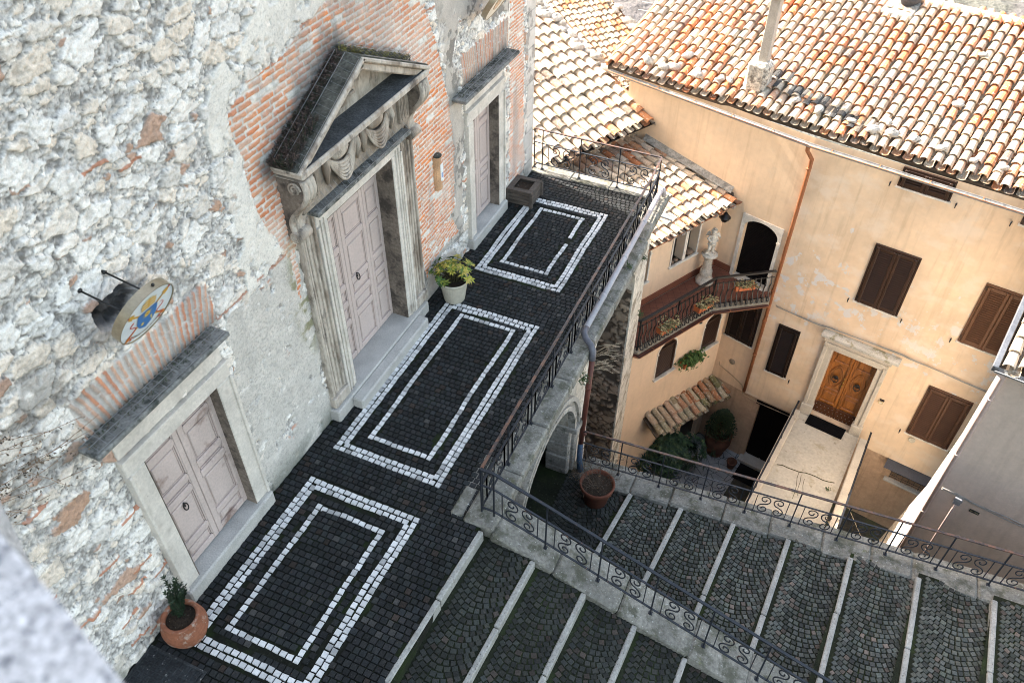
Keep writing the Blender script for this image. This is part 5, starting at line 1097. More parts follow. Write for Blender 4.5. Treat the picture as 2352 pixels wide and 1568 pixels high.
for (x0, x1) in ((-4.15, -3.555), (-3.545, -2.95)):
    L_ = MB(); v = -.20; q = lambda a, b, bev=.01: L_.box(F0, dv, nv, Z_, a, b, bev=bev)
    q((x0, v-.05, -7.66), (x1, v, -5.10), 0)
    for (a, b) in ((x0, x0+.09), (x1-.09, x1)): q((a, v-.01, -7.66), (b, v+.03, -5.10))
    for z, h in ((-7.22, .10), (-6.72, .11), (-5.66, .10), (-5.19, .09)): q((x0+.09, v-.01, z), (x1-.09, v+.035, z+h), .02)
    q((x0+.13, v-.01, -7.08), (x1-.13, v+.025, -6.77), .03); q((x0+.13, v-.01, -5.52), (x1-.13, v+.025, -5.24), .03)
    xc = (x0+x1)/2; pts = [];
    for t in range(40):     # cartouche moulding with waisted sides
        th = 2*math.pi*t/40; rr = .205+.018*math.cos(4*th); pts.append(F0+dv*(xc+rr*.86*math.cos(th)*(1-.12*math.sin(th)**4))+Z_*(-6.14+.40*math.sin(th))+nv*(v+.008))
    L_.tube(pts+[pts[0]], .017, 6, caps=False)
    L_.prism(F0, dv, Z_, nv, [(xc+.13*math.cos(2*math.pi*t/20), -6.14+.33*math.sin(2*math.pi*t/20)) for t in range(20)], v-.01, v+.012)
    lf = put(L_, 'door_leaf', M_wood, ent)
    k = MB(); k.box(F0, dv, nv, Z_, (x0+.005, v-.0, -7.655), (x1-.005, v+.045, -7.24), bev=.01); put(k, 'kick_board', M_woodd, lf)
    k = MB()
    for i in range(5):
        for j in range(3): k.sphere(FP(x0+.07+i*.115+(.05 if j % 2 else 0), v+.05, -7.60+j*.13), .014, n=6)
    put(k, 'studs', mat('steel_studs', (.30, .30, .30), .4, metal=.8, bump=None), lf)
    k = MB(); c = F0+dv*xc+nv*(v+.045)+Z_*(-6.14)
    k.lathe(c, [(0, .01), (.06, .012), (.075, 0)], 16, axis=nv)
    pts = [c+dv*(.085*math.sin(2*math.pi*t/16))+Z_*(-.05+.10*math.cos(2*math.pi*t/16))+nv*.03 for t in range(17)]; k.tube(pts, .013, 6); k.sphere(c+Z_*.06+nv*.03, .035, (1.5, 1, .9), 8); k.sphere(c-Z_*.15+nv*.03, .028, n=8)
    put(k, 'door_knocker', M_black(), lf)
k = MB()
for z in (-6.05, -6.20, -6.33): k.sphere(FP(-3.62, -.14, z), .028, n=8)
put(k, 'lock', mat('brass', (.35, .22, .06), .35, metal=.7, bump=None), ent)
k = MB(); k.box(F0, dv, nv, Z_, (-4.15, -.32, -7.7), (-2.95, -.255, -5.1)); put(k, 'dark_backing', M_dark(), ent)
# cellar door, barred window with metal hood
k = MB(); k.box(F0, dv, nv, Z_, (-5.60, -.28, -10.8), (-4.63, -.22, -8.2)); k.box(F0, dv, nv, Z_, (-5.55, -.22, -10.78), (-5.13, -.19, -8.25), bev=.01); k.box(F0, dv, nv, Z_, (-5.10, -.22, -10.78), (-4.68, -.19, -8.25), bev=.01); k.box(F0, dv, nv, Z_, (-5.70, -.04, -8.26), (-4.55, -.03, -8.10)); hp(k, 'cellar_door', mat('black_shutter'))
k = MB(); k.box(F0, dv, nv, Z_, (-5.7, -.3, -10.86), (-4.5, .22, -10.70), bev=.01); hp(k, 'cellar_step', mat('threshold_stone'))
bw = empty('barred_window'); bw.parent = house; bw.location = FP(-.9, 0, -8.5)-wloc(house)
k = MB(); k.box(F0, dv, nv, Z_, (-1.55, -.33, -8.8), (-.15, -.29, -8.2)); put(k, 'dark_pane', M_dark(), bw)
k = MB(); 
for i in range(9): k.tube([FP(-1.5+i*.16, -.02, -8.76), FP(-1.5+i*.16, .10, -8.50), FP(-1.5+i*.16, .02, -8.24)], .006, 4)
for z, v in ((-8.65, .02), (-8.5, .09), (-8.34, .05)): k.tube([FP(-1.52, v, z), FP(-.15, v, z)], .006, 4)
put(k, 'bars', M_iron(), bw)
k = MB(); k.box(FP(0, -.03, -8.05), dv, (nv-Z_*.45).normalized(), (Z_+nv*.45).normalized(), (-1.75, 0, -.01), (-.1, .30, .012)); k.face([FP(-1.75, 0, -8.04), FP(-.1, 0, -8.04), FP(-.1, .27, -8.17), FP(-1.75, .27, -8.17)]); put(k, 'hood', mat('bluegrey_sheet', (.055, .055, .065), .5, bump=None), bw)
k = MB(); k.box(F0, dv, nv, Z_, (-1.62, -.2, -8.84), (-.1, .10, -8.77), bev=.01); put(k, 'sill', mat('threshold_stone'), bw)
# ---- balcony of the house
def cor(px): return px
bal = empty('balcony'); bal.parent = house; bal.location = V(4.5, 17.5, -4.1)-wloc(house)
BP = [V(2.62, 14.16+.62, 0), V(3.30, 14.78, 0), V(4.60, 17.22, 0), V(5.97, 18.16, 0)]
fl = [V(2.05, 15.05, 0), BP[1], BP[2], BP[3], P0+V(.02, 0, 0), Cw+V(-.05, .02, 0), WP(-4.6, 0, 0)]
m = MB(); m.prism(O_, X_, Y_, Z_, [(p.x, p.y) for p in fl], -4.27, -4.10); put(m, 'slab', mat('balcony_edge_stone', (.30, .26, .20), .9, n1=(3, .3), n2=(20, .25), bump=(30, .6, .01)), bal)
fl2 = [V(2.2, 15.25, 0), BP[1]+V(-.14, .10, 0), BP[2]+V(-.14, .15, 0), BP[3]+V(-.03, .2, 0), P0+V(.0, -.02, 0), Cw+V(.03, -.03, 0), WP(-4.4, .02, 0)]
m = MB(); m.prism(O_, X_, Y_, Z_, [(p.x, p.y) for p in fl2], -4.10, -4.085)
flo = put(m, 'floor_tiles', None or (lambda: mat('terracotta_tiles_floor', (.185, .075, .05), .6, n1=(2, .2), n2=(30, .15), bump=None))(), bal)
def tile_lines(m, sc, ang, mort=(.06, .04, .03)):
    t = m.node_tree; N = t.nodes; b = N['Principled BSDF']; lk = b.inputs['Base Color'].links[0]; src = lk.from_socket
    tc = N.new('ShaderNodeTexCoord'); mp = N.new('ShaderNodeMapping'); mp.inputs['Rotation'].default_value = (0, 0, ang); t.links.new(tc.outputs['Object'], mp.inputs[0])
    br = N.new('ShaderNodeTexBrick'); br.offset = 0; br.inputs['Scale'].default_value = sc; br.inputs['Mortar Size'].default_value = .02; br.inputs['Brick Width'].default_value = 1; br.inputs['Row Height'].default_value = 1
    t.links.new(mp.outputs[0], br.inputs['Vector']); mx = N.new('ShaderNodeMixRGB'); t.links.new(br.outputs['Fac'], mx.inputs[0]); t.links.new(src, mx.inputs[1]); mx.inputs[2].default_value = (*mort, 1); t.links.new(mx.outputs[0], b.inputs['Base Color'])
tile_lines(mat('terracotta_tiles_floor'), 5.2, -aw, (.05, .03, .025))
gutter([BP[0]+Z_*-4.17+V(-.02, -.06, 0), BP[1]+Z_*-4.17+V(.05, -.06, 0), BP[2]+Z_*-4.17+V(.06, -.05, 0), BP[3]+Z_*-4.17+V(.02, -.06, 0)], .055, 'gutter', mat('maroon_gutter', (.10, .035, .022), .45, n2=(30, .15), bump=None), M_copper, bal)
rl = MB(); rb = MB(); inset = V(-.05, .07, 0); RP = [p+inset for p in (V(2.95, 14.80, 0), BP[1], BP[2], BP[3])]; hz = 1.0
for a, b in zip(RP[:-1], RP[1:]):
    n = V(-(b-a).y, (b-a).x, 0).normalized(); rl.strip([a+Z_*(-4.1+hz), b+Z_*(-4.1+hz)], n, .07, .04, Z_); rl.strip([a+Z_*(-4.1+hz-.20), b+Z_*(-4.1+hz-.20)], n, .022, .014, Z_); rl.strip([a+Z_*(-4.1+.10), b+Z_*(-4.1+.10)], n, .028, .016, Z_)
put(rl, 'handrail', M_black(), bal)
for p in (RP[1], RP[2], (RP[1]+RP[2])/2): m = MB(); m.box(p, X_, Y_, Z_, (-.02, -.02, -4.1), (.02, .02, -3.1)); put(m, 'post', M_black(), bal)
for a, b in zip(RP[:-1], RP[1:]):
    L_ = (b-a).length; k = max(1, int(round(L_/.155))); d = (b-a)/L_; n = V(d.y, -d.x, 0)
    for i in range(k):
        p = a+d*((i+.5)*L_/k)+Z_*-4.1; m = MB()
        prof = [(0, .80), (.02, .74), (.05, .62), (.01, .5), (.0, .35), (.05, .22), (.12, .14), (.13, .06), (.07, .02), (.02, .06), (.04, .11)]
        m.strip([p+n*x+Z_*z for x, z in prof], d, .030, .018, n)
        m.box(p+Z_*.80, d, n, Z_, (-.018, -.018, -.01), (.018, .018, .03))
        m.tube([p+n*.0+d*(.045*math.cos(t*.8))+Z_*(.17+.045*math.sin(t*.8)) for t in range(9)], .009, 5)
        put(m, 'baluster', M_black(), bal)
# chimneys on the roof
ch = empty('chimney'); ch.parent = house; cpos = V(4.22, 19.78, .90); ch.location = cpos-wloc(house)
m = MB(); m.box(cpos, dm, nm, Z_, (-.29, -.24, -.25), (.27, .32, .80), bev=.10, jit=.03); put(m, 'plinth', mat('rough_render', (.50, .46, .40), .95, n1=(4, .35), n2=(16, .3), bump=(14, 1, .05), spots=[(5, .50, .60, (.10, .085, .07), .8)]), ch)
m = MB(); tp = V(.0, .0, 0); m.box(cpos, dm, nm, Z_, (-.09, -.08, .75), (.14, .15, 2.25), bev=.012); m.box(cpos, dm, nm, Z_, (-.12, -.11, 2.25), (.17, .18, 2.5), bev=.012); put(m, 'flue', mat('cement_flue', (.36, .33, .29), .9, n1=(3, .15), n2=(30, .15), bump=(30, .4, .01)), ch)
vh = empty('chimney'); vh.parent = house; vp_ = A1+dm*5.7+um*4.75; vh.location = vp_-wloc(house)
m = MB(); m.lathe(vp_, [(.22, -.05), (.20, .12), (.26, .2), (.26, .28), (.12, .42), (0, .44)], 14); put(m, 'cowl', mat('sooty_metal', (.045, .045, .05), .6, n2=(20, .3), bump=(20, .5, .02)), vh)
m = MB(); m.box(vp_, dm, um, Nn, (-.5, -.5, .06), (.3, .1, .13), bev=.03, jit=.03); put(m, 'mortar_patch', mat('cement'), vh)
t = MB(); R.seed(8)   # flue's cast shadow painted as a line of dark tiles
for k in range(17):
    a = 3.95+k*.24*.72+R.uniform(-.04, .04); u = 1.02-.045*k+R.uniform(-.16, .16); c = A1+dm*a+um*u+Nn*.035; n = 6; vs = []; cc = R.choice([(.05, .05, .05), (.09, .085, .08), (.13, .11, .09)])
    for s_, rr in ((0, .108), (.40, .088)):
        for q in range(n+1): th = math.pi*q/n; vs.append(c+dm*(-rr*math.cos(th)*1.05)+um*s_+Nn*(rr*math.sin(th)+(.03 if s_ == 0 else 0)))
    t.add(vs, [(q, q+1, n+1+q+1, n+1+q) for q in range(n)], cc, False)
put(t, 'flue_shadow_tiles', M_attr('flue_shadow_tile', .9, .3, .6, [(20, .62, .67, (.45, .45, .42), .8)]), rf)
# loose white stones that weigh the tiles down
R.seed(21); proto = None; rocks = [(.75, .45), (1.25, .42), (1.5, .52), (2.15, .52), (2.75, .55), (3.0, .62), (3.45, .75), (4.75, .62), (5.35, .55), (6.15, .52), (6.7, .45), (7.1, .52), (7.6, .55), (8.2, .52), (8.9, .45), (9.5, .50), (9.9, .62), (10.5, .5), (6.9, .8), (1.6, 1.0), (7.9, 3.6), (8.0, 1.9)]
for i, (a, u) in enumerate(rocks):
    p = A1+dm*a+um*u+Nn*.16
    if i % 4 == 0:
        m = MB(); c = V(0, 0, 0); m.sphere(c, .125, (1.15, .85, .6), 10, None, .25); proto = m.build('roof_stone', mat('white_rock', (.46, .43, .39), .95, n1=(6, .3), n2=(20, .25), bump=(12, 1, .05), spots=[(7, .58, .66, (.14, .13, .10), .7)])); o = proto
    else: o = proto.copy(); COL.objects.link(o)
    o.location = p; o.rotation_euler = (R.uniform(-.4, .4), R.uniform(-.4, .4), R.uniform(0, 6)); s_ = R.uniform(.75, 1.25); o.scale = (s_, s_, s_)
    tag(o, 'rough whitish stone laid on the clay tiles of the big roof to weigh them down', 'stone', 'loose stones on the big tiled roof')
# ---- landing bridge before the entrance
ld = MB(); lp = [(7.58, 18.05), (7.0, 14.0), (6.75, 12.2), (8.72, 12.2), (8.93, 14.6), (9.38, 17.75)]
ld.prism(O_, X_, Y_, Z_, lp[::-1], -10.9, -7.66); tag(put(ld, 'landing', mat('stained_concrete', (.50, .46, .39), .9, n1=(1.1, .15), n2=(14, .12), bump=(30, .5, .01), spots=[(2.2, .55, .66, (.25, .20, .11), .5), (6, .64, .68, (.15, .12, .07), .5)])), kind='structure')
m = MB(); R.seed(71); pts = [V(7.40+.155*i, 15.80+.03*math.sin(i*1.3)+R.uniform(-.015, .015), -7.658) for i in range(11)]
m.strip(pts, Y_, .028, .008, Z_)
for k in range(3): m.strip([V(8.0+.1*k, 15.8-.25*i-.1*k, -7.659)+V(R.uniform(-.03, .03), 0, 0) for i in range(5-k)], X_, .012, .006, Z_)
tag(put(m, 'landing_cracks', mat('crack_dirt', (.05, .045, .02), 1, n2=(20, .4), bump=None)), kind='structure')
kb = empty('landing_kerb', (8, 15, -7.6), 'pair of low stone kerbs with flat iron rails flanking the concrete landing', 'kerb')
def offset_line(p, q, x0, x1, z0, z1, m, bev=.015):
    d = V(q[0]-p[0], q[1]-p[1], 0); L_ = d.length; d.normalize(); n = V(-d.y, d.x, 0); m.box(V(p[0], p[1], 0), d, n, Z_, (0, x0, z0), (L_, x1, z1), bev=bev)
for (p, q, s_) in (((7.0, 12.3), (7.66, 17.95), 1), ((8.72, 12.3), (9.36, 17.6), -1)):
    if s_ > 0: p = (6.78, 12.3)
    m = MB(); offset_line(p, q, (.0 if s_ > 0 else -.02), (.20 if s_ > 0 else -.24), -7.7, -7.50, m); put(m, 'kerb_stone', mat('door_travertine'), kb)
    m = MB(); offset_line(p, q, (.10 if s_ > 0 else -.20), (.15 if s_ > 0 else -.25), -7.18, -7.155, m, 0)
    d = V(q[0]-p[0], q[1]-p[1], 0); L_ = d.length; d.normalize(); n = V(-d.y, d.x, 0)
    for k in range(6): c = V(p[0], p[1], 0)+d*(.3+k*(L_-.6)/5)+n*(.125 if s_ > 0 else -.225); m.box(c, X_, Y_, Z_, (-.012, -.012, -7.55), (.012, .012, -7.17))
    put(m, 'iron_rail', M_iron(), kb)
m = MB(); m.box(FP(0, 0, 0), dv, nv, Z_, (-4.12, .06, -7.655), (-3.05, .50, -7.63), bev=.008)
for k in range(30): m.box(FP(-4.1+k*.035, 0, 0), dv, nv, Z_, (0, .08, -7.632), (.014, .48, -7.622))
tag(put(m, 'door_mat', mat('rubber_mat', (.006, .006, .007), .8, bump=None, spec=.1)), 'black ribbed doormat before the carved wooden door', 'doormat')
# ---- tiled awning over the court door
aw_ = empty('tiled_awning', WP(-1.2, LV, -8), None); aw_.parent = wing; aw_.location = WP(-1.2, LV, -8)-wloc(wing)
t = MB(); oA = WP(-2.95, LV+.62, -8.22); ua = (-nw*math.cos(rad(32))+Z_*math.sin(rad(32))); dA = (dw-Z_*.085).normalized()
tile_field(t, oA, dA, ua, 0, 3.45, 0, .40, .26, .36, .105, colf=lambda: R.choice([(.22, .17, .09), (.30, .20, .12), (.35, .16, .08), (.16, .15, .07), (.40, .34, .24)]), seed=77); tile_field(t, oA+ua*.32, dA, ua, 0, 3.1, 0, .30, .26, .36, .105, colf=lambda: R.choice([(.22, .17, .09), (.30, .20, .12), (.35, .16, .08)]), seed=78)
put(t, 'roof_tiles', M_tile(), aw_)
t = MB(); t.box(oA, dA, ua, dA.cross(ua)*-1 if dA.cross(ua).z < 0 else dA.cross(ua), (0, .0, -.12), (3.4, .72, -.06)); put(t, 'boards', mat('old_timber_deck'), aw_)
# cables and lamp on the wing
m = MB(); m.tube([WP(.17, LV+.02, -4.4), WP(.19, LV+.02, -7.2), LP(-.9, .03, -7.45), LP(-.4, .03, -7.6), LP(-.05, .03, -7.75), FP(-6.15, .03, -8.1), FP(-5.6, .03, -8.15), FP(-4.4, .03, -8.12)], .012, 6); put(m, 'cable', mat('ochre_cable', (.34, .25, .16), .6, bump=None), house)
m = MB(); m.lathe(LP(-.55, .0, -7.1), [(0, .02), (.09, .02), (.10, 0)], 16, axis=nl); hp(m, 'drain_cap', mat('grey_cap', (.25, .2, .15), .6, bump=None))
l = empty('wall_lamp', WP(-1.35, LV, -4.75), 'small cylindrical lamp under the balcony between the arched windows', 'lamp')
m = MB(); m.tube([WP(-1.35, LV+.02, -4.72), WP(-1.35, LV+.13, -4.75), WP(-1.35, LV+.15, -4.92)], [.05, .055, .06], 10); put(m, 'lamp_body', M_black(), l); m = MB(); m.sphere(WP(-1.35, LV+.15, -4.93), .05, n=10); put(m, 'glass', mat('frosted', (.5, .48, .42), .3, bump=None), l)
hc = WP(-.35, .28, -1.98); l = empty('hanging_lantern', hc, 'dark metal bell-shaped lantern hanging from the balcony eave', 'lantern')
m = MB(); m.tube([hc+Z_*.12, hc-Z_*.05], .006, 5); m.lathe(hc-Z_*.22, [(0, .20), (.03, .19), (.13, .07), (.16, .04), (.15, .03), (.12, .03)], 16); put(m, 'lamp_shade', M_black(), l)
m = MB(); m.lathe(hc-Z_*.34, [(0, 0), (.06, .02), (.11, .08), (.12, .14)], 12, fl=.1, nf=6); put(m, 'glass', mat('dark_glass'), l)
#@@ PROPS
# ================================================================== things
def rosette(mb, p, ax, n, L_, w, cols, open_=1.0):
    t1 = ax.orthogonal().normalized(); t2 = ax.cross(t1)
    ph = R.uniform(0, 6)
    for k in range(n):
        a = ph+2*math.pi*k/n+R.uniform(-.15, .15); e = R.uniform(.1, .5)/open_; d = (t1*math.cos(a)+t2*math.sin(a))*1.0+ax*e; leaf(mb, p, d, ax, L_*R.uniform(.75, 1.1), w, R.choice(cols))
TC = lambda: mat('terracotta_pot', (.25, .095, .052), .8, n1=(3, .25), n2=(25, .2), bump=(40, .4, .006), spots=[(7, .58, .66, (.42, .36, .30), .6), (26, .66, .70, (.55, .53, .48), .8)])
SOIL = lambda: mat('potting_soil', (.035, .024, .016), 1, n2=(40, .5), bump=(40, 1, .02), spots=[(50, .64, .68, (.4, .38, .33), .7)])
# terracotta jar at the left door
c = V(.40, 2.98, .0); jr = empty('potted_shrub', c, 'round terracotta jar with a small dark upright shrub, left of the stained door', 'potted plant')
m = MB(); m.lathe(c, [(.12, 0), (.17, .01), (.24, .10), (.285, .22), (.29, .30), (.265, .40), (.235, .45), (.245, .475), (.235, .50), (.20, .50), (.185, .47), (.19, .43)], 36); put(m, 'pot', TC(), jr)
m = MB(); m.lathe(c, [(.20, .425), (.1, .44), (0, .44)], 20); put(m, 'soil', SOIL(), jr)
m = MB(); R.seed(31)
for k in range(11):
    b = c+V(R.uniform(-.06, .06)-.03, R.uniform(-.05, .05)+.03, .43); tipv = V(R.uniform(-.20, .12), R.uniform(-.08, .20), R.uniform(.25, .58)); m.tube([b, b+tipv*.6, b+tipv], [.006, .005, .002], 4, (.03, .025, .015))
    for j in range(80): t = R.uniform(.10, 1.03); a = R.uniform(0, 6.28); d = V(math.cos(a), math.sin(a), .5); leaf(m, b+tipv*t, d, Z_, R.uniform(.035, .060), .020, R.choice([(.015, .03, .014), (.022, .042, .018), (.03, .055, .022)]))
put(m, 'foliage', M_leaf(), jr)
# white fluted tub with variegated plant
c = V(.47, 10.50, .0); tb = empty('potted_shrub', c, 'yellow-green leafy shrub in a pale fluted tub beside the main portal', 'potted plant')
m = MB(); m.lathe(c, [(.19, 0), (.195, .01), (.26, .44)], 96, fl=.022, nf=32); m.lathe(c, [(.26, .44), (.285, .44), (.29, .49), (.275, .495), (.262, .44), (.25, .40)], 48); put(m, 'pot', mat('pale_fluted_tub', (.50, .46, .38), .7, n1=(3, .12), n2=(20, .1), bump=None, spots=[(5, .60, .7, (.16, .17, .08), .6)]), tb)
m = MB(); m.lathe(c, [(.255, .42), (.1, .43), (0, .43)], 20); put(m, 'soil', SOIL(), tb)
m = MB(); R.seed(32)
for k in range(64):
    ph = R.uniform(0, 6.28); th = R.uniform(.05, 1.45)**.9; rr = R.uniform(.28, .48); p = c+V(rr*1.15*math.sin(th)*math.cos(ph), rr*math.sin(th)*math.sin(ph)*1.05, .46+rr*.95*math.cos(th)*1.0); b = c+V(math.cos(ph)*.05, math.sin(ph)*.05, .42)
    m.tube([b, (b+p)/2+Z_*.03, p], [.008, .006, .004], 4, (.07, .06, .03))
    sunny = (math.cos(ph-.2) > -.2) or th < .8  # top and outward leaves coloured as lit, the others as shaded
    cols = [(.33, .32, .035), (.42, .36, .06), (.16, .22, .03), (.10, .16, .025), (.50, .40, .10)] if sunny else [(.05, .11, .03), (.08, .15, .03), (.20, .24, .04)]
    rosette(m, p, (p-c-V(0, 0, .3)).normalized(), 8, .115, .042, cols)
put(m, 'foliage', M_leaf(), tb)
# wooden crate planter
c = V(.33, 14.24, 0); wp = empty('wooden_planter', c, 'square dark weathered wooden planter filled with soil at the far church corner', 'planter')
m = MB(); wz = .085
for k in range(4):
    z = .02+k*wz
    for s_ in (-1, 1):
        m.box(c, X_, Y_, Z_, (-.30 if k % 2 else -.265, s_*.27-.02, z), (.30 if k % 2 else .265, s_*.27+.02, z+wz-.01), bev=.006, jit=.003); m.box(c, X_, Y_, Z_, (s_*.27-.02, -.265 if k % 2 else -.30, z), (s_*.27+.02, .265 if k % 2 else .30, z+wz-.01), bev=.006, jit=.003)
for (a, b, e, f) in ((-.30, .30, -.31, -.19), (-.30, .30, .19, .31)): m.box(c, X_, Y_, Z_, (a, e, .36), (b, f, .385), bev=.005)
for (a, b, e, f) in ((-.30, -.18, -.189, .189), (.18, .30, -.189, .189)): m.box(c, X_, Y_, Z_, (a, e, .361), (b, f, .386), bev=.005)
for sx in (-1, 1):
    for sy in (-1, 1): m.box(c, X_, Y_, Z_, (sx*.29-.035, sy*.29-.035, 0), (sx*.29+.035, sy*.29+.035, .35), bev=.008)
put(m, 'slats', mat('grey_old_wood', (.10, .08, .066), .9, n1=(3, .3), n2=(30, .35), stretch=(1, 1, 5), bump=(30, .6, .006)), wp)
m = MB(); m.box(c, X_, Y_, Z_, (-.19, -.19, .2), (.19, .19, .32), jit=.01); put(m, 'soil', SOIL(), wp)
# big terracotta pot with bare shrub on the lower lane
c = V(4.0, 9.32, -3.05); tp = empty('potted_shrub', c, 'wide terracotta pot with a bare twiggy shrub on the lower lane beside the downpipe', 'potted plant')
m = MB(); m.lathe(c, [(.21, 0), (.22, .01), (.30, .42), (.325, .43), (.345, .55), (.33, .565), (.305, .55), (.29, .47)], 40); put(m, 'pot', mat('terracotta_clean', (.14, .048, .028), .75, n1=(3, .2), n2=(25, .15), bump=(40, .3, .005), spots=[(3, .6, .7, (.12, .10, .06), .6)]), tp)
m = MB(); m.lathe(c, [(.30, .47), (.1, .48), (0, .48)], 20); put(m, 'soil', SOIL(), tp)
m = MB(); R.seed(33)
def twig(p, d, L_, r, dep):
    q = p+d*L_; mid = (p+q)/2+V(R.uniform(-1, 1), R.uniform(-1, 1), R.uniform(-1, 1))*L_*.12; m.tube([p, mid, q], [r, r*.8, r*.6], 4, (.085, .060, .045), False)
    if dep == 0:
        if R.random() < .35: leaf(m, q, d, Z_, .03, .015, (.12, .07, .03))
        return
    for k in range(R.choice([2, 3])): twig(q, (d+V(R.uniform(-.7, .7), R.uniform(-.7, .7), R.uniform(-.35, .5))).normalized(), L_*R.uniform(.6, .85), r*.62, dep-1)
for k in range(13): a = R.uniform(0, 6.28); twig(c+V(.08*math.cos(a), .08*math.sin(a), .47), V(math.cos(a)*.55, math.sin(a)*.55, 1).normalized(), .27, .007, 4)
put(m, 'twigs', M_leaf(), tp)
# statue of a cherub on a column, on the balcony
sc_ = V(4.13, 18.28, -4.085); st = empty('statue', sc_, 'white stone cherub statue on an ornate column pedestal, standing on the balcony', 'statue')
MS = mat('aged_white_stone', (.60, .54, .45), .85, n1=(5, .2), n2=(30, .2), bump=(50, .6, .006), spots=[(9, .56, .64, (.20, .15, .10), .7)])
m = MB(); m.lathe(sc_, [(0, 0), (.24, .0), (.25, .05), (.24, .10), (.20, .13), (.21, .17), (.17, .20), (.15, .24), (.165, .28), (.165, .42), (.14, .46), (.12, .50), (.125, .52), (.105, .82), (.13, .86), (.19, .92), (.22, .93), (.22, .98), (0, .985)], 32, fl=.03, nf=10); put(m, 'pedestal', MS, st)
m = MB(); b = sc_+Z_*.98; F_ = (V(.15, -.9, 0)).normalized(); Rr = V(-F_.y, F_.x, 0)*-1
pt = lambda r, f, z: b+Rr*r+F_*f+Z_*z
m.sphere(pt(0, 0, .03), .15, (1, 1, .25), 12, None, .1)
m.tube([pt(-.05, -.01, .04), pt(-.06, .01, .20), pt(-.05, 0, .36)], [.034, .046, .058], 10); m.tube([pt(.10, .05, .05), pt(.05, .09, .18), pt(.04, .0, .36)], [.032, .046, .06], 10)
m.sphere(pt(-.06, .04, .035), .035, (1, 1.5, .6), 8); m.sphere(pt(.11, .08, .035), .035, (1, 1.5, .6), 8)
m.tube([pt(0, 0, .34), pt(.0, .03, .43), pt(.0, .0, .54), pt(0, 0, .60), pt(0, 0, .64)], [.082, .088, .088, .075, .034], 12)
m.tube([pt(-.075, 0, .58), pt(-.13, .03, .47), pt(-.04, .10, .38)], [.034, .030, .022], 8); m.tube([pt(.075, 0, .58), pt(.13, .06, .50), pt(.06, .10, .44)], [.034, .030, .022], 8)
m.sphere(pt(-.02, .11, .37), .028, n=8); m.sphere(pt(.05, .11, .44), .028, n=8)
m.sphere(pt(.0, .02, .715), .072, (.95, 1, 1.1), 14); m.sphere(pt(0, .09, .70), .014, n=6); m.sphere(pt(-.035, .065, .69), .024, n=8); m.sphere(pt(.035, .065, .69), .024, n=8)
for s_ in (-1, 1):
    for k in range(4): m.tube([pt(s_*.04, -.06, .56), pt(s_*(.12+.02*k), -.12, .62-.04*k), pt(s_*(.17+.012*k), -.12, .58-.05*k)], [.02, .022, .008], 6)
m.tube([pt(-.09, .03, .33), pt(0, .09, .34), pt(.10, .03, .32), pt(.08, -.07, .33), pt(-.08, -.07, .33), pt(-.09, .03, .33)], .03, 8)
fg = put(m, 'figure', MS, st); rm = fg.modifiers.new('remesh', 'REMESH'); rm.mode = 'VOXEL'; rm.voxel_size = .008; rm.use_smooth_shade = True
m = MB(); R.seed(35)
for k in range(44):
    ph = R.uniform(0, 6.28); th = R.uniform(0, 1.7); p = pt(0, 0, .73)+V(.075*math.sin(th)*math.cos(ph), .075*math.sin(th)*math.sin(ph), .08*math.cos(th))
    if (p-pt(0, 0, .70)).dot(F_) > .055 and p.z < pt(0, 0, .76).z: continue
    m.sphere(p, R.uniform(.016, .024), n=7)
put(m, 'curly_hair', MS, st)
# pumpkins on the window sill
R.seed(36)
for (u, r_, lab) in ((-1.88, .085, 'small grey-brown pumpkin at the left end of the arched window sill'), (-1.70, .075, 'smallest pumpkin, second from the left on the arched window sill'), (-1.18, .125, 'largest ribbed pumpkin under the right arch of the window')):
    p = WP(u, -.06, -3.19+r_*.72); m = MB(); n = 40; vs = []
    for i in range(11):
        for q in range(n): th = 2*math.pi*q/n; ph = math.pi*i/10; k = 1-.13*abs(math.cos(th*5))**.7*math.sin(ph); vs.append(V(r_*k*math.sin(ph)*math.cos(th), r_*k*math.sin(ph)*math.sin(th), r_*.72*math.cos(ph)*(1-.25*math.exp(-(ph/.4)**2))))
    m.add([p+v for v in vs], [(i*n+q, (i+1)*n+q, (i+1)*n+(q+1) % n, i*n+(q+1) % n) for i in range(10) for q in range(n)], None, True)
    t = empty('pumpkin', p-Z_*r_*.72, lab, 'pumpkin', 'pumpkins on the wing window sill'); put(m, 'gourd', mat('pumpkin_skin', (.21, .145, .10), .7, n1=(8, .2), n2=(40, .2), bump=(40, .3, .004)), t)
    m = MB(); m.tube([p+Z_*r_*.5, p+Z_*r_*.85, p+V(.02, -.01, r_*1.0)], [.014, .010, .012], 6); put(m, 'stalk', mat('dry_stalk', (.16, .12, .07), .9, bump=None), t)
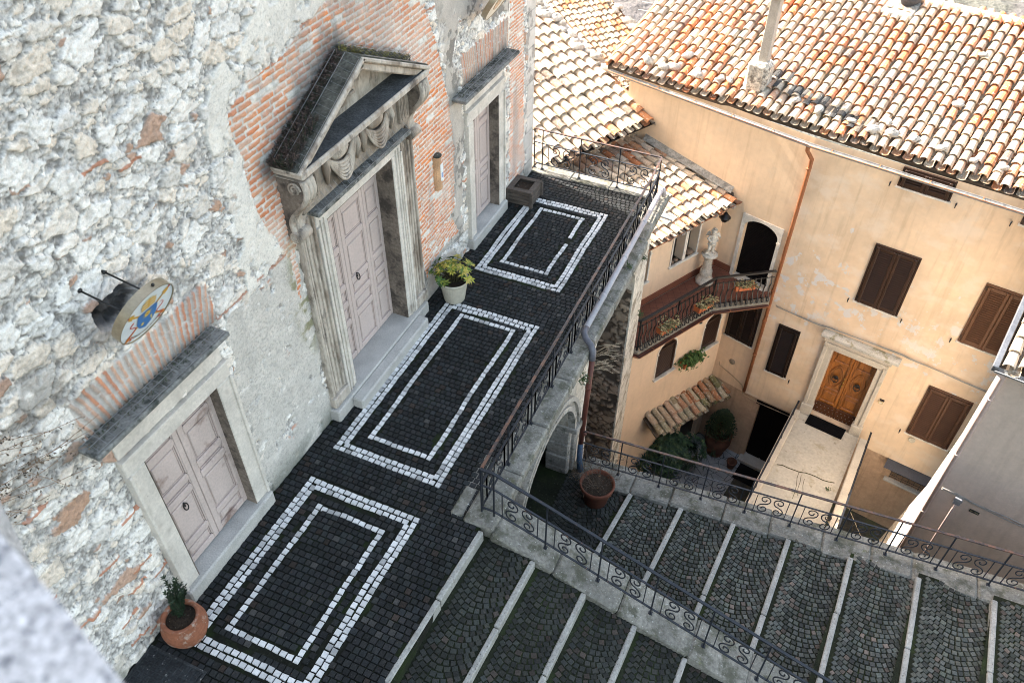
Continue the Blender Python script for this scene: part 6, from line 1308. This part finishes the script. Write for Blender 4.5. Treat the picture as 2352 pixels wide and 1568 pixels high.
# balcony flower boxes hooked on the railing
def flower_box(c, d, lab, seed, green=False, L_=.56):
    R.seed(seed); d = d.normalized(); n = V(d.y, -d.x, 0); t = empty('flower_box', c, lab, 'flower box', None if green else 'flower boxes on the balcony railing')
    m = MB(); m.box(c, d, n, Z_, (-L_/2, -.09, 0), (L_/2, .09, .012)); 
    for (a, b) in (((-L_/2, -.10, 0), (L_/2, -.085, .16)), ((-L_/2, .085, 0), (L_/2, .10, .16)), ((-L_/2, -.085, 0), (-L_/2+.015, .085, .16)), ((L_/2-.015, -.085, 0), (L_/2, .085, .16))): m.box(c, d, n, Z_, a, b, bev=.004)
    m.box(c, d, n, Z_, (-L_/2-.012, .098, .13), (L_/2+.012, .112, .165), bev=.004); m.box(c, d, n, Z_, (-L_/2-.012, -.112, .13), (L_/2+.012, -.098, .165), bev=.004); put(m, 'trough', mat('orange_plastic', (.48, .13, .045), .5, n2=(20, .1), bump=None), t)
    m = MB(); m.box(c, d, n, Z_, (-L_/2+.015, -.085, .02), (L_/2-.015, .085, .13), jit=.006); put(m, 'soil', SOIL(), t)
    m = MB()
    if green:
        for k in range(200):
            u = R.gauss(0, .30)*L_; a = R.uniform(-.5, 1.9); rr = R.uniform(.10, .30)*(1-abs(u)/L_*.3); p = c+d*u+n*(rr*math.sin(a))+Z_*(.14+rr*math.cos(a)*.8-.02); rosette(m, p, (n*math.sin(a)+Z_*math.cos(a)+d*R.uniform(-.4, .4)).normalized(), 5, .068, .036, [(.05, .11, .02), (.08, .15, .03), (.03, .07, .015), (.12, .20, .05)])
    else:
        for k in range(70):
            p0 = c+d*R.uniform(-.48, .48)*L_+n*R.uniform(-.07, .07)+Z_*.13; dd = V(R.uniform(-.6, .6), R.uniform(-.6, .6), R.uniform(.05, .7))+n*R.uniform(0, .7); q = p0+dd*R.uniform(.10, .26); m.tube([p0, (p0+q)/2+Z_*.03, q], .0035, 4, (.13, .10, .06))
            for j in range(5): a = R.uniform(0, 6.28); leaf(m, q+V(R.uniform(-.02, .02), R.uniform(-.02, .02), R.uniform(-.02, .02)), V(math.cos(a), math.sin(a), R.uniform(-.4, .4)), Z_, .058, .046, R.choice([(.38, .30, .13), (.30, .24, .10), (.10, .12, .04), (.46, .38, .20), (.16, .10, .05)]))
    put(m, 'plants', M_leaf(), t)
    if not green:
        for s_ in (-.2, .2):
            m = MB(); m.tube([c+d*s_-n*.13+Z_*.28, c+d*s_-n*.12+Z_*.02, c+d*s_+n*.11-Z_*.015, c+d*s_+n*.125+Z_*.12], .006, 5); put(m, 'hanger', M_black(), t)
    return t
d1 = (RP[2]-RP[1]); d2 = (RP[3]-RP[2]); n1 = V(d1.y, -d1.x, 0).normalized(); n2_ = V(d2.y, -d2.x, 0).normalized()
flower_box(RP[1]+d1*.30+n1*.17+Z_*(-3.72), d1, 'orange flower box with dry plants, leftmost on the balcony railing', 51)
flower_box(RP[1]+d1*.80+n1*.17+Z_*(-3.72), d1, 'orange flower box with straggly dry plants just left of the balcony corner', 52)
flower_box(RP[2]+d2*.52-n2_*.02+Z_*(-3.60), d2, 'orange flower box on the balcony railing in front of the arched door', 53)
flower_box(WP(-1.42, LV+.14, -6.45), dw, 'wall flower box with lush green plants between the two lower arched windows', 54, True, .72)
# sunken court: paving, urn, bush, doormats
m = MB(); m.box(O_, X_, Y_, Z_, (1.0, 10.2, -11.2), (16, 24, -10.82)); tag(put(m, 'ground', mat('dark_ground', (.06, .055, .045), .95, n1=(1, .3), n2=(12, .3), bump=(12, .8, .03), spots=[(2, .5, .6, (.07, .08, .03), .6)])), kind='structure')
M_fl = mat('crazy_paving', (.30, .31, .32), .8, n1=(2, .2), n2=(20, .15), bump=(30, .3, .006))
def crazy(m, sc=3.2):
    t = m.node_tree; N = t.nodes; b = N['Principled BSDF']; src = b.inputs['Base Color'].links[0].from_socket; tc = N.new('ShaderNodeTexCoord')
    vo = N.new('ShaderNodeTexVoronoi'); vo.feature = 'DISTANCE_TO_EDGE'; vo.inputs['Scale'].default_value = sc; t.links.new(tc.outputs['Object'], vo.inputs['Vector'])
    mr = N.new('ShaderNodeMapRange'); mr.inputs[1].default_value = .015; mr.inputs[2].default_value = .03; t.links.new(vo.outputs['Distance'], mr.inputs[0])
    mx = N.new('ShaderNodeMixRGB'); t.links.new(mr.outputs[0], mx.inputs[0]); mx.inputs[1].default_value = (.03, .035, .04, 1); t.links.new(src, mx.inputs[2]); t.links.new(mx.outputs[0], b.inputs['Base Color'])
crazy(M_fl)
m = MB(); m.prism(O_, X_, Y_, Z_, [(3.4, 15.5), (5.6, 14.2), (6.1, 15.8), (6.55, 18.0), (6.3, 18.8), (5.3, 19.3), (4.4, 18.2)], -10.85, -10.80); tag(put(m, 'court_paving', M_fl), kind='structure')
m = MB(); m.box(F0, dv, nv, Z_, (-5.55, .26, -10.80), (-4.55, .95, -10.77), bev=.01); tag(put(m, 'door_mat', mat('rubber_mat')), 'dark doormat in the sunken court before the black cellar door', 'doormat')
c = V(5.62, 18.30, -10.8); u = empty('potted_shrub', c, 'large dark urn with a dense evergreen shrub in the corner of the sunken court', 'potted plant')
m = MB(); m.lathe(c, [(.20, 0), (.26, .02), (.22, .08), (.34, .35), (.42, .62), (.42, .80), (.35, .92), (.42, .98), (.40, 1.02), (.33, .98)], 36); put(m, 'urn', mat('dark_terracotta', (.12, .055, .035), .8, n1=(3, .2), n2=(20, .2), bump=(30, .3, .006)), u)
m = MB(); R.seed(41)
for k in range(1700):
    ph = R.uniform(0, 6.28); z = R.uniform(0, 1); rr = (.36*(1-z**2)+.10)*R.uniform(.35, 1.05); p = c+V(rr*math.cos(ph), rr*math.sin(ph), 1.0+z*.95); leaf(m, p, V(math.cos(ph), math.sin(ph), R.uniform(0, .8)), Z_, .075, .04, R.choice([(.020, .035, .016), (.03, .05, .02), (.04, .06, .022)]))
put(m, 'foliage', M_leaf(), u)
m = MB(); c2 = c+V(.62, -.42, 0); m.lathe(c2, [(.10, 0), (.15, .26), (.17, .27), (.17, .30), (.14, .29)], 20); tag(put(m, 'flower_pot', mat('dark_terracotta')), 'small empty dark pot at the foot of the large urn in the court', 'pot')
c = V(4.35, 17.05, -10.8); u = empty('leafy_bush', c, 'broad dark green large-leaved bush growing below the tiled awning', 'bush')
m = MB(); R.seed(43)
m.tube([c, c+Z_*.5, c+Z_*1.0], [.05, .04, .02], 6, (.05, .04, .03))
for k in range(250):
    ph = R.uniform(0, 6.28); th = R.uniform(0, 1.6); rr = R.uniform(.5, 1.0)*(1+.35*math.sin(ph*3+1)*math.sin(th)); p = c+V(rr*1.1*math.sin(th)*math.cos(ph), rr*1.0*math.sin(th)*math.sin(ph), .55+rr*.95*math.cos(th)); b = c+Z_*.6
    m.tube([b, (b+p)/2+Z_*.06, p], .005, 3, (.04, .05, .02), False); rosette(m, p, (p-b).normalized(), 9, .24, .075, [(.025, .055, .03), (.04, .085, .04), (.03, .07, .045), (.06, .11, .05)])
put(m, 'foliage', M_leaf(), u)
# small plants rooted in the retaining wall
def tuft(c, lab, seed, n=60, L_=.12, cols=None, name='wall_plant', out=X_):
    R.seed(seed); m = MB(); cols = cols or [(.04, .08, .02), (.07, .12, .03), (.03, .06, .02)]
    for k in range(n):
        a = R.uniform(0, 6.28); d = (V(math.cos(a), math.sin(a), R.uniform(-.2, .9))+out*.9).normalized(); q = c+d*R.uniform(.02, L_); leaf(m, q, d, Z_, R.uniform(.03, .055), .02, R.choice(cols)); 
        if k % 3 == 0: m.tube([c, q], .003, 3, cols[0], False)
    o = put(m, name, M_leaf()); tag(o, lab, 'plant')
tuft(V(3.36, 9.75, -.30), 'green fern tuft growing from the wall just under the first arch crown', 61, 90, .16)
tuft(V(3.25, 13.75, -.42), 'dark green tuft on the white wall beside the second arch', 62, 80, .13)
tuft(V(3.24, 14.45, -2.6), 'dark green tuft on the wall corner by the end of the balcony', 63, 70, .14)
tuft(V(3.22, 12.75, .06), 'mossy tuft on the coping edge beside the grey pipe', 64, 60, .10)
tuft(V(8.8, 15.4, -7.62), 'small green weed in the crack at the side of the concrete landing', 65, 50, .10, out=Z_)
R.seed(66); m = MB(); c = V(3.22, 10.9, -.9)
for k in range(16):
    d = V(.8, R.uniform(.0, 1.2), R.uniform(-.3, .5)).normalized(); L_ = R.uniform(.35, .7); p = c+V(0, R.uniform(-.2, .2), R.uniform(-.3, .2)); q = p+d*L_-Z_*.1; m.tube([p, (p+q)/2+Z_*.06, q], .003, 3, (.42, .33, .22), False)
    for j in range(22): t = R.uniform(.3, 1); a = R.uniform(0, 6.28); leaf(m, p+(q-p)*t+Z_*.06*(1-abs(2*t-1)), V(math.cos(a), math.sin(a), .3)+d*2, Z_, .05, .006, (.45, .36, .25))
tag(put(m, 'dry_grass', M_leaf()), 'dry straw-coloured grass hanging from the wall below the pipe elbow', 'plant')
R.seed(67); m = MB()     # dry creeper on the church wall, low left
for k in range(26):
    p = V(.05, R.uniform(1.6, 2.6), R.uniform(3.7, 4.6)); q = p+V(R.uniform(.05, .35), R.uniform(.1, 1.0), R.uniform(-.5, .1)); m.tube([p, (p+q)/2+V(.06, 0, .03), q], .003, 3, (.28, .18, .11), False)
    for j in range(16): a = R.uniform(0, 6.28); leaf(m, p+(q-p)*R.random()+V(R.uniform(0, .05), R.uniform(-.05, .05), R.uniform(-.05, .05)), V(math.cos(a), math.sin(a), R.uniform(-1, 1)), X_, .03, .02, R.choice([(.05, .035, .025), (.12, .08, .05), (.2, .14, .09)]))
tag(put(m, 'dry_creeper', M_leaf()), 'dry brown creeper clinging to the rubble wall left of the stained door', 'plant')
# washing lines
for k, (a, b) in enumerate(((V(9.15, 15.9, -7.9), V(11.2, 13.6, -9.2)), (V(9.0, 15.2, -8.4), V(11.0, 13.2, -9.6)))):
    m = MB(); m.tube([a, (a+b)/2-Z_*.08, b], .005, 4); tag(put(m, 'clothes_line', mat('pale_cord', (.5, .42, .3), .7, bump=None)), ('upper', 'lower')[k]+' thin cord stretched from the landing kerb toward the right house', 'cord')
# ================================================================== pinkish house on the right
rh = empty('pinkish_house', (11, 13.5, -10.8), 'plain pinkish plastered house at the right edge with a pale downpipe', 'house')
B0 = V(10.30, 13.0, 0); ddr = V(.27, .963, 0).normalized()
m = MB(); m.wall(B0, dv, Z_, nv, 0, 6, -10.9, -.10); put(m, 'wall', M_grey(), rh)
m = MB()
E1_ = [B0+Z_*-.1, B0+Z_*-5.0, B0+V(-.14, .0, -7.2), B0+V(-.60, .25, -10.9)]; E2_ = [B0+ddr*3.4+Z_*-.1, B0+ddr*3.4+Z_*-5.0, B0+ddr*3.4+V(-.1, 0, -7.2), B0+ddr*3.4+V(-.6, 0, -10.9)]
for i in range(3): m.face([E1_[i], E2_[i], E2_[i+1], E1_[i+1]]); 
m.face([B0+Z_*-5.0, E1_[2], E1_[3], B0+Z_*-10.9]); put(m, 'side_wall', mat('sunlit_side_plaster', (.72, .66, .58), .9, n1=(2, .1), n2=(12, .1), bump=(20, .5, .02), spots=[(5, .62, .68, (.40, .30, .22), .6)]), rh)  # sunlight on the side wall put into a whiter plaster colour
oR = B0+nv*.32-dv*.12+Z_*-.02; uR = -nv*math.cos(rad(18))+Z_*math.sin(rad(18))
m = MB(); tile_field(m, oR, dv, uR, 0, 5.5, .06, 4.0, colf=lambda: tilecolour(.85), seed=88); rr_ = put(m, 'roof', M_tile(), rh)
NR_ = dv.cross(uR); NR_ = NR_ if NR_.z > 0 else -NR_
m = MB(); m.box(oR, dv, uR, NR_, (-.0, .03, -.14), (5.6, 4.2, -.04)); put(m, 'roof_deck', mat('old_timber_deck'), rh)
gutter([oR-dv*.06+nv*.02, oR+dv*5.6+nv*.02], .07, 'gutter', M_gut, lambda: mat('lead_lip', (.16, .17, .19), .4, metal=.5, bump=None), rh)
m = MB(); m.box(oR, dv, uR, NR_, (-.12, -.02, -.1), (-.02, 4.2, .06), bev=.01); put(m, 'verge_flashing', mat('lead_lip'), rh)
m = MB(); m.tube([oR+dv*.02+Z_*-.08, B0+nv*.08+dv*.02+Z_*-.35, B0+nv*.07+dv*.02+Z_*-10.5], .048, 12)
for z in (-.9, -2.5, -4.4, -6.0): m.tube([B0+nv*.07+dv*.02+Z_*z, B0+nv*.07+dv*.02+Z_*(z-.04)], .056, 12)
put(m, 'downpipe', mat('pale_pink_pipe', (.58, .44, .40), .5, n1=(3, .1), n2=(20, .1), bump=None), rh)
m = MB(); m.tube([B0+nv*.02+dv*u_+Z_*(-3.62+.03*math.sin(u_*5)) for u_ in (.1, .4, .8, 1.4, 2.2, 3.5)], .012, 6); m.tube([B0+nv*.02+dv*u_+Z_*(-3.66+.03*math.sin(u_*4)) for u_ in (.1, .4, .8, 1.4, 2.2, 3.5)], .010, 6); put(m, 'cable', mat('grey_cable'), rh)
jb = MB(); jb.box(B0, dv, nv, Z_, (.40, .0, -3.84), (.54, .09, -3.66), bev=.01); jb.box(B0, dv, nv, Z_, (.39, .09, -3.73), (.55, .10, -3.65), bev=.01); j = put(jb, 'junction_box', mat('grey_box', (.26, .26, .27), .5, bump=None), rh)
m = MB(); m.tube([B0+dv*.47+nv*.05+Z_*-3.84, B0+dv*.47+nv*.04+Z_*-4.0, B0+dv*.47+nv*.04+Z_*-6.5], .026, 8); put(m, 'conduit', mat('pale_pink_pipe'), j)
m = MB(); m.box(B0, dv, nv, Z_, (.74, 0, -3.92), (.93, .012, -3.84), col=(.04, .04, .035)); lettering(m, '20  1938', B0+dv*.835+nv*.014+Z_*-3.88, dv, Z_, .045, (.45, .40, .25)); put(m, 'name_plate', M_attr(), rh)
# ================================================================== neighbouring roofs behind the terrace
nh = empty('low_tiled_house', (-1, 19, -4), 'low house with a sun-bleached tiled roof between the church corner and the ochre house', 'house')
E0 = P0+dl*(-4.6)+Z_*-.5; r1 = rad(17.5); u1 = -nw*math.cos(r1)+Z_*math.sin(r1); N1 = dw.cross(u1); N1 = N1 if N1.z > 0 else -N1
m = MB(); tile_field(m, E0, dw, u1, -7.6, .25, -.12, 7.5, .305, .40, .125, colf=lambda: tilecolour(.80), seed=91, clip=lambda a, u: (E0+dw*a+u1*u).x > -4.5 and (E0+dw*a+u1*u-P0).dot(nl) > -.4-2*(u > .78)); put(m, 'roof_tiles', M_tile(), nh)
m = MB(); m.box(E0, dw, u1, N1, (-7.7, -.05, -.16), (.0, 7.6, -.045)); put(m, 'roof_deck', mat('old_timber_deck'), nh)
m = MB(); m.box(E0, dw, -nw, Z_, (-7.6, .35, -6), (-.05, 6.6, -.10)); put(m, 'wall', mat('ochre_plaster_left'), nh)
gutter([E0+dw*-7.6-u1*.14-Z_*.03, E0+dw*.05-u1*.14-Z_*.03], .07, 'gutter', M_black(), M_black, nh)
gutter([V(.0, 16.25, -.55), V(3.4, 16.0, -.75)], .09, 'white_gutter', mat('white_gutter', (.55, .53, .52), .4, bump=None), lambda: mat('white_gutter'), nh)
R.seed(23); m = MB()
for k in range(15):
    a = -.02+.05*math.sin(k); u = .9+k*.28; m = MB(); m.sphere(E0+dw*(a+R.uniform(-.1, .15))+u1*(2.0+k*.26)+N1*.12, R.uniform(.10, .19), (1.2, .9, .7), 8, None, .25); put(m, 'verge_stone', mat('white_rock'), nh)
m = MB()
for k in range(12):   # verge mortar
    m.box(E0, dw, u1, N1, (.05, 1.9+k*.33, -.02), (.35, 2.22+k*.33, .10), bev=.04, jit=.03)
put(m, 'verge_mortar', mat('white_rock'), nh)
# far roof
fh = empty('distant_tiled_house', (-5, 36, -9), 'farther tiled house with small pale tiles and stones on its ridge, below the hillside', 'house')
oF = V(-1.6, 27.2, -3.2); du = V(.62, .785, 0).normalized(); nF = V(du.y, -du.x, 0); rF = rad(16); uF = -nF*math.cos(rF)+Z_*math.sin(rF); NF = du.cross(uF); NF = NF if NF.z > 0 else -NF
m = MB(); tile_field(m, oF, du, uF, -6, 2.4, -.5, 7.2, .24, .335, colf=lambda: tuple(q*.72 for q in tilecolour(.5)), seed=93); put(m, 'roof_tiles', M_tile(), fh)
m = MB(); m.box(oF, du, uF, NF, (-6.1, -.5, -.18), (2.4, 7.2, -.05)); put(m, 'roof_deck', mat('old_timber_deck'), fh)
m = MB(); m.box(oF, du, -nF, Z_, (-6, 0, -6), (2.2, 6.5, -.15)); put(m, 'wall', mat('ochre_plaster_wing'), fh)
m = MB(); R.seed(24)
for k in range(16):
    m = MB(); m.sphere(oF+du*(2.3+R.uniform(-.12, .12))+uF*(-.2+k*.45+R.uniform(-.2, .2))+NF*.16, R.uniform(.09, .26), (1.2, .9, .7), 8, None, .25); put(m, 'verge_stone', mat('white_rock'), fh)
# antenna mast, small balcony rail by the neighbour
a0 = V(.25, 24.5, -2.6); an = empty('antenna', a0, 'thin white television antenna mast behind the low tiled house', 'antenna')
m = MB(); m.tube([a0, a0+Z_*4.2], .02, 6); 
for z, w_ in ((3.2, .5), (3.45, .4), (3.0, .3)): m.tube([a0+Z_*z-X_*w_, a0+Z_*z+X_*w_], .008, 4)
put(m, 'mast', mat('white_metal', (.65, .65, .65), .4, bump=None), an)
r0 = V(-.7, 23.2, -1.6); m = MB(); dd = V(.72, .69, 0)
m.tube([r0+Z_*.9, r0+dd*2.2+Z_*.9], .02, 6); m.tube([r0+Z_*.1, r0+dd*2.2+Z_*.1], .015, 6)
for k in range(18): m.tube([r0+dd*(k*.128)+Z_*.1, r0+dd*(k*.128)+Z_*.9], .009, 4)
tag(put(m, 'balcony_railing', M_iron()), 'small plain dark railing beyond the low tiled roof', 'railing')
# ================================================================== land beyond
def hills():
    n = 220; xs = np.linspace(-420, 420, n); ys = np.linspace(26, 760, n); X, Y = np.meshgrid(xs, ys, indexing='ij')
    Z = -14-26*sstep(26, 120, Y)-70*sstep(60, 330, Y)+36*(fbm(X, Y, .006, 4, 501)-.5)*sstep(40, 200, Y)+95*sstep(330, 760, Y)+5*(fbm(X, Y, .12, 3, 503)-.5)*sstep(60, 160, Y)
    c = np.array([.125, .118, .12])*(.55+.9*fbm(X, Y, .06, 4, 505))[..., None]; c = c+(np.array([.08, .09, .07])-c)*sstep(.52, .62, fbm(X, Y, .02, 4, 507))[..., None]*.6
    o = gridmesh('hillside', np.stack([X, Y, Z], -1), c, np.ones((n-1, n-1), bool), mat('winter_woodland', attr=True, rough=1, n1=(.09, .35), n2=(.5, .4), bump=(.35, 1, 2.5)), None); tag(o, kind='structure')
hills()
# the photographer's granite parapet, out of focus in the corner
m = MB(); pts = [(4.2, -.9), (4.6, .62), (5.20, .335), (5.55, .222), (5.65, .198), (5.75, .170), (5.85, .138), (5.95, .10), (6.2, -.05), (6.3, -.9)]
m.prism(O_, X_, Y_, Z_, pts[::-1], 8.6, 9.35)
tag(put(m, 'stone_parapet', mat('speckled_granite', (.46, .465, .48), .9, n1=(60, .35), n2=(140, .5), bump=(90, .6, .004), spots=[(75, .54, .62, (.13, .14, .16), .85)])), 'blurred pale speckled granite parapet in the near corner', 'parapet')
add_streaks(M_ochre(), (.42, .30, .19), .38); add_streaks(M_ochre2(), (.50, .36, .24), .25); add_streaks(mat('ochre_plaster_left'), (.46, .30, .17), .30); add_streaks(M_grey(), (.34, .27, .22), .40, (3, 3, .3)); add_streaks(M_base(), (.22, .15, .10), .5)
add_streaks(M_ochre(), (.78, .66, .54), .5, (1.3, 1.3, 1.9), .50, .62, 5.0)
S.cycles.samples = 128; S.cycles.filter_width = 1.0
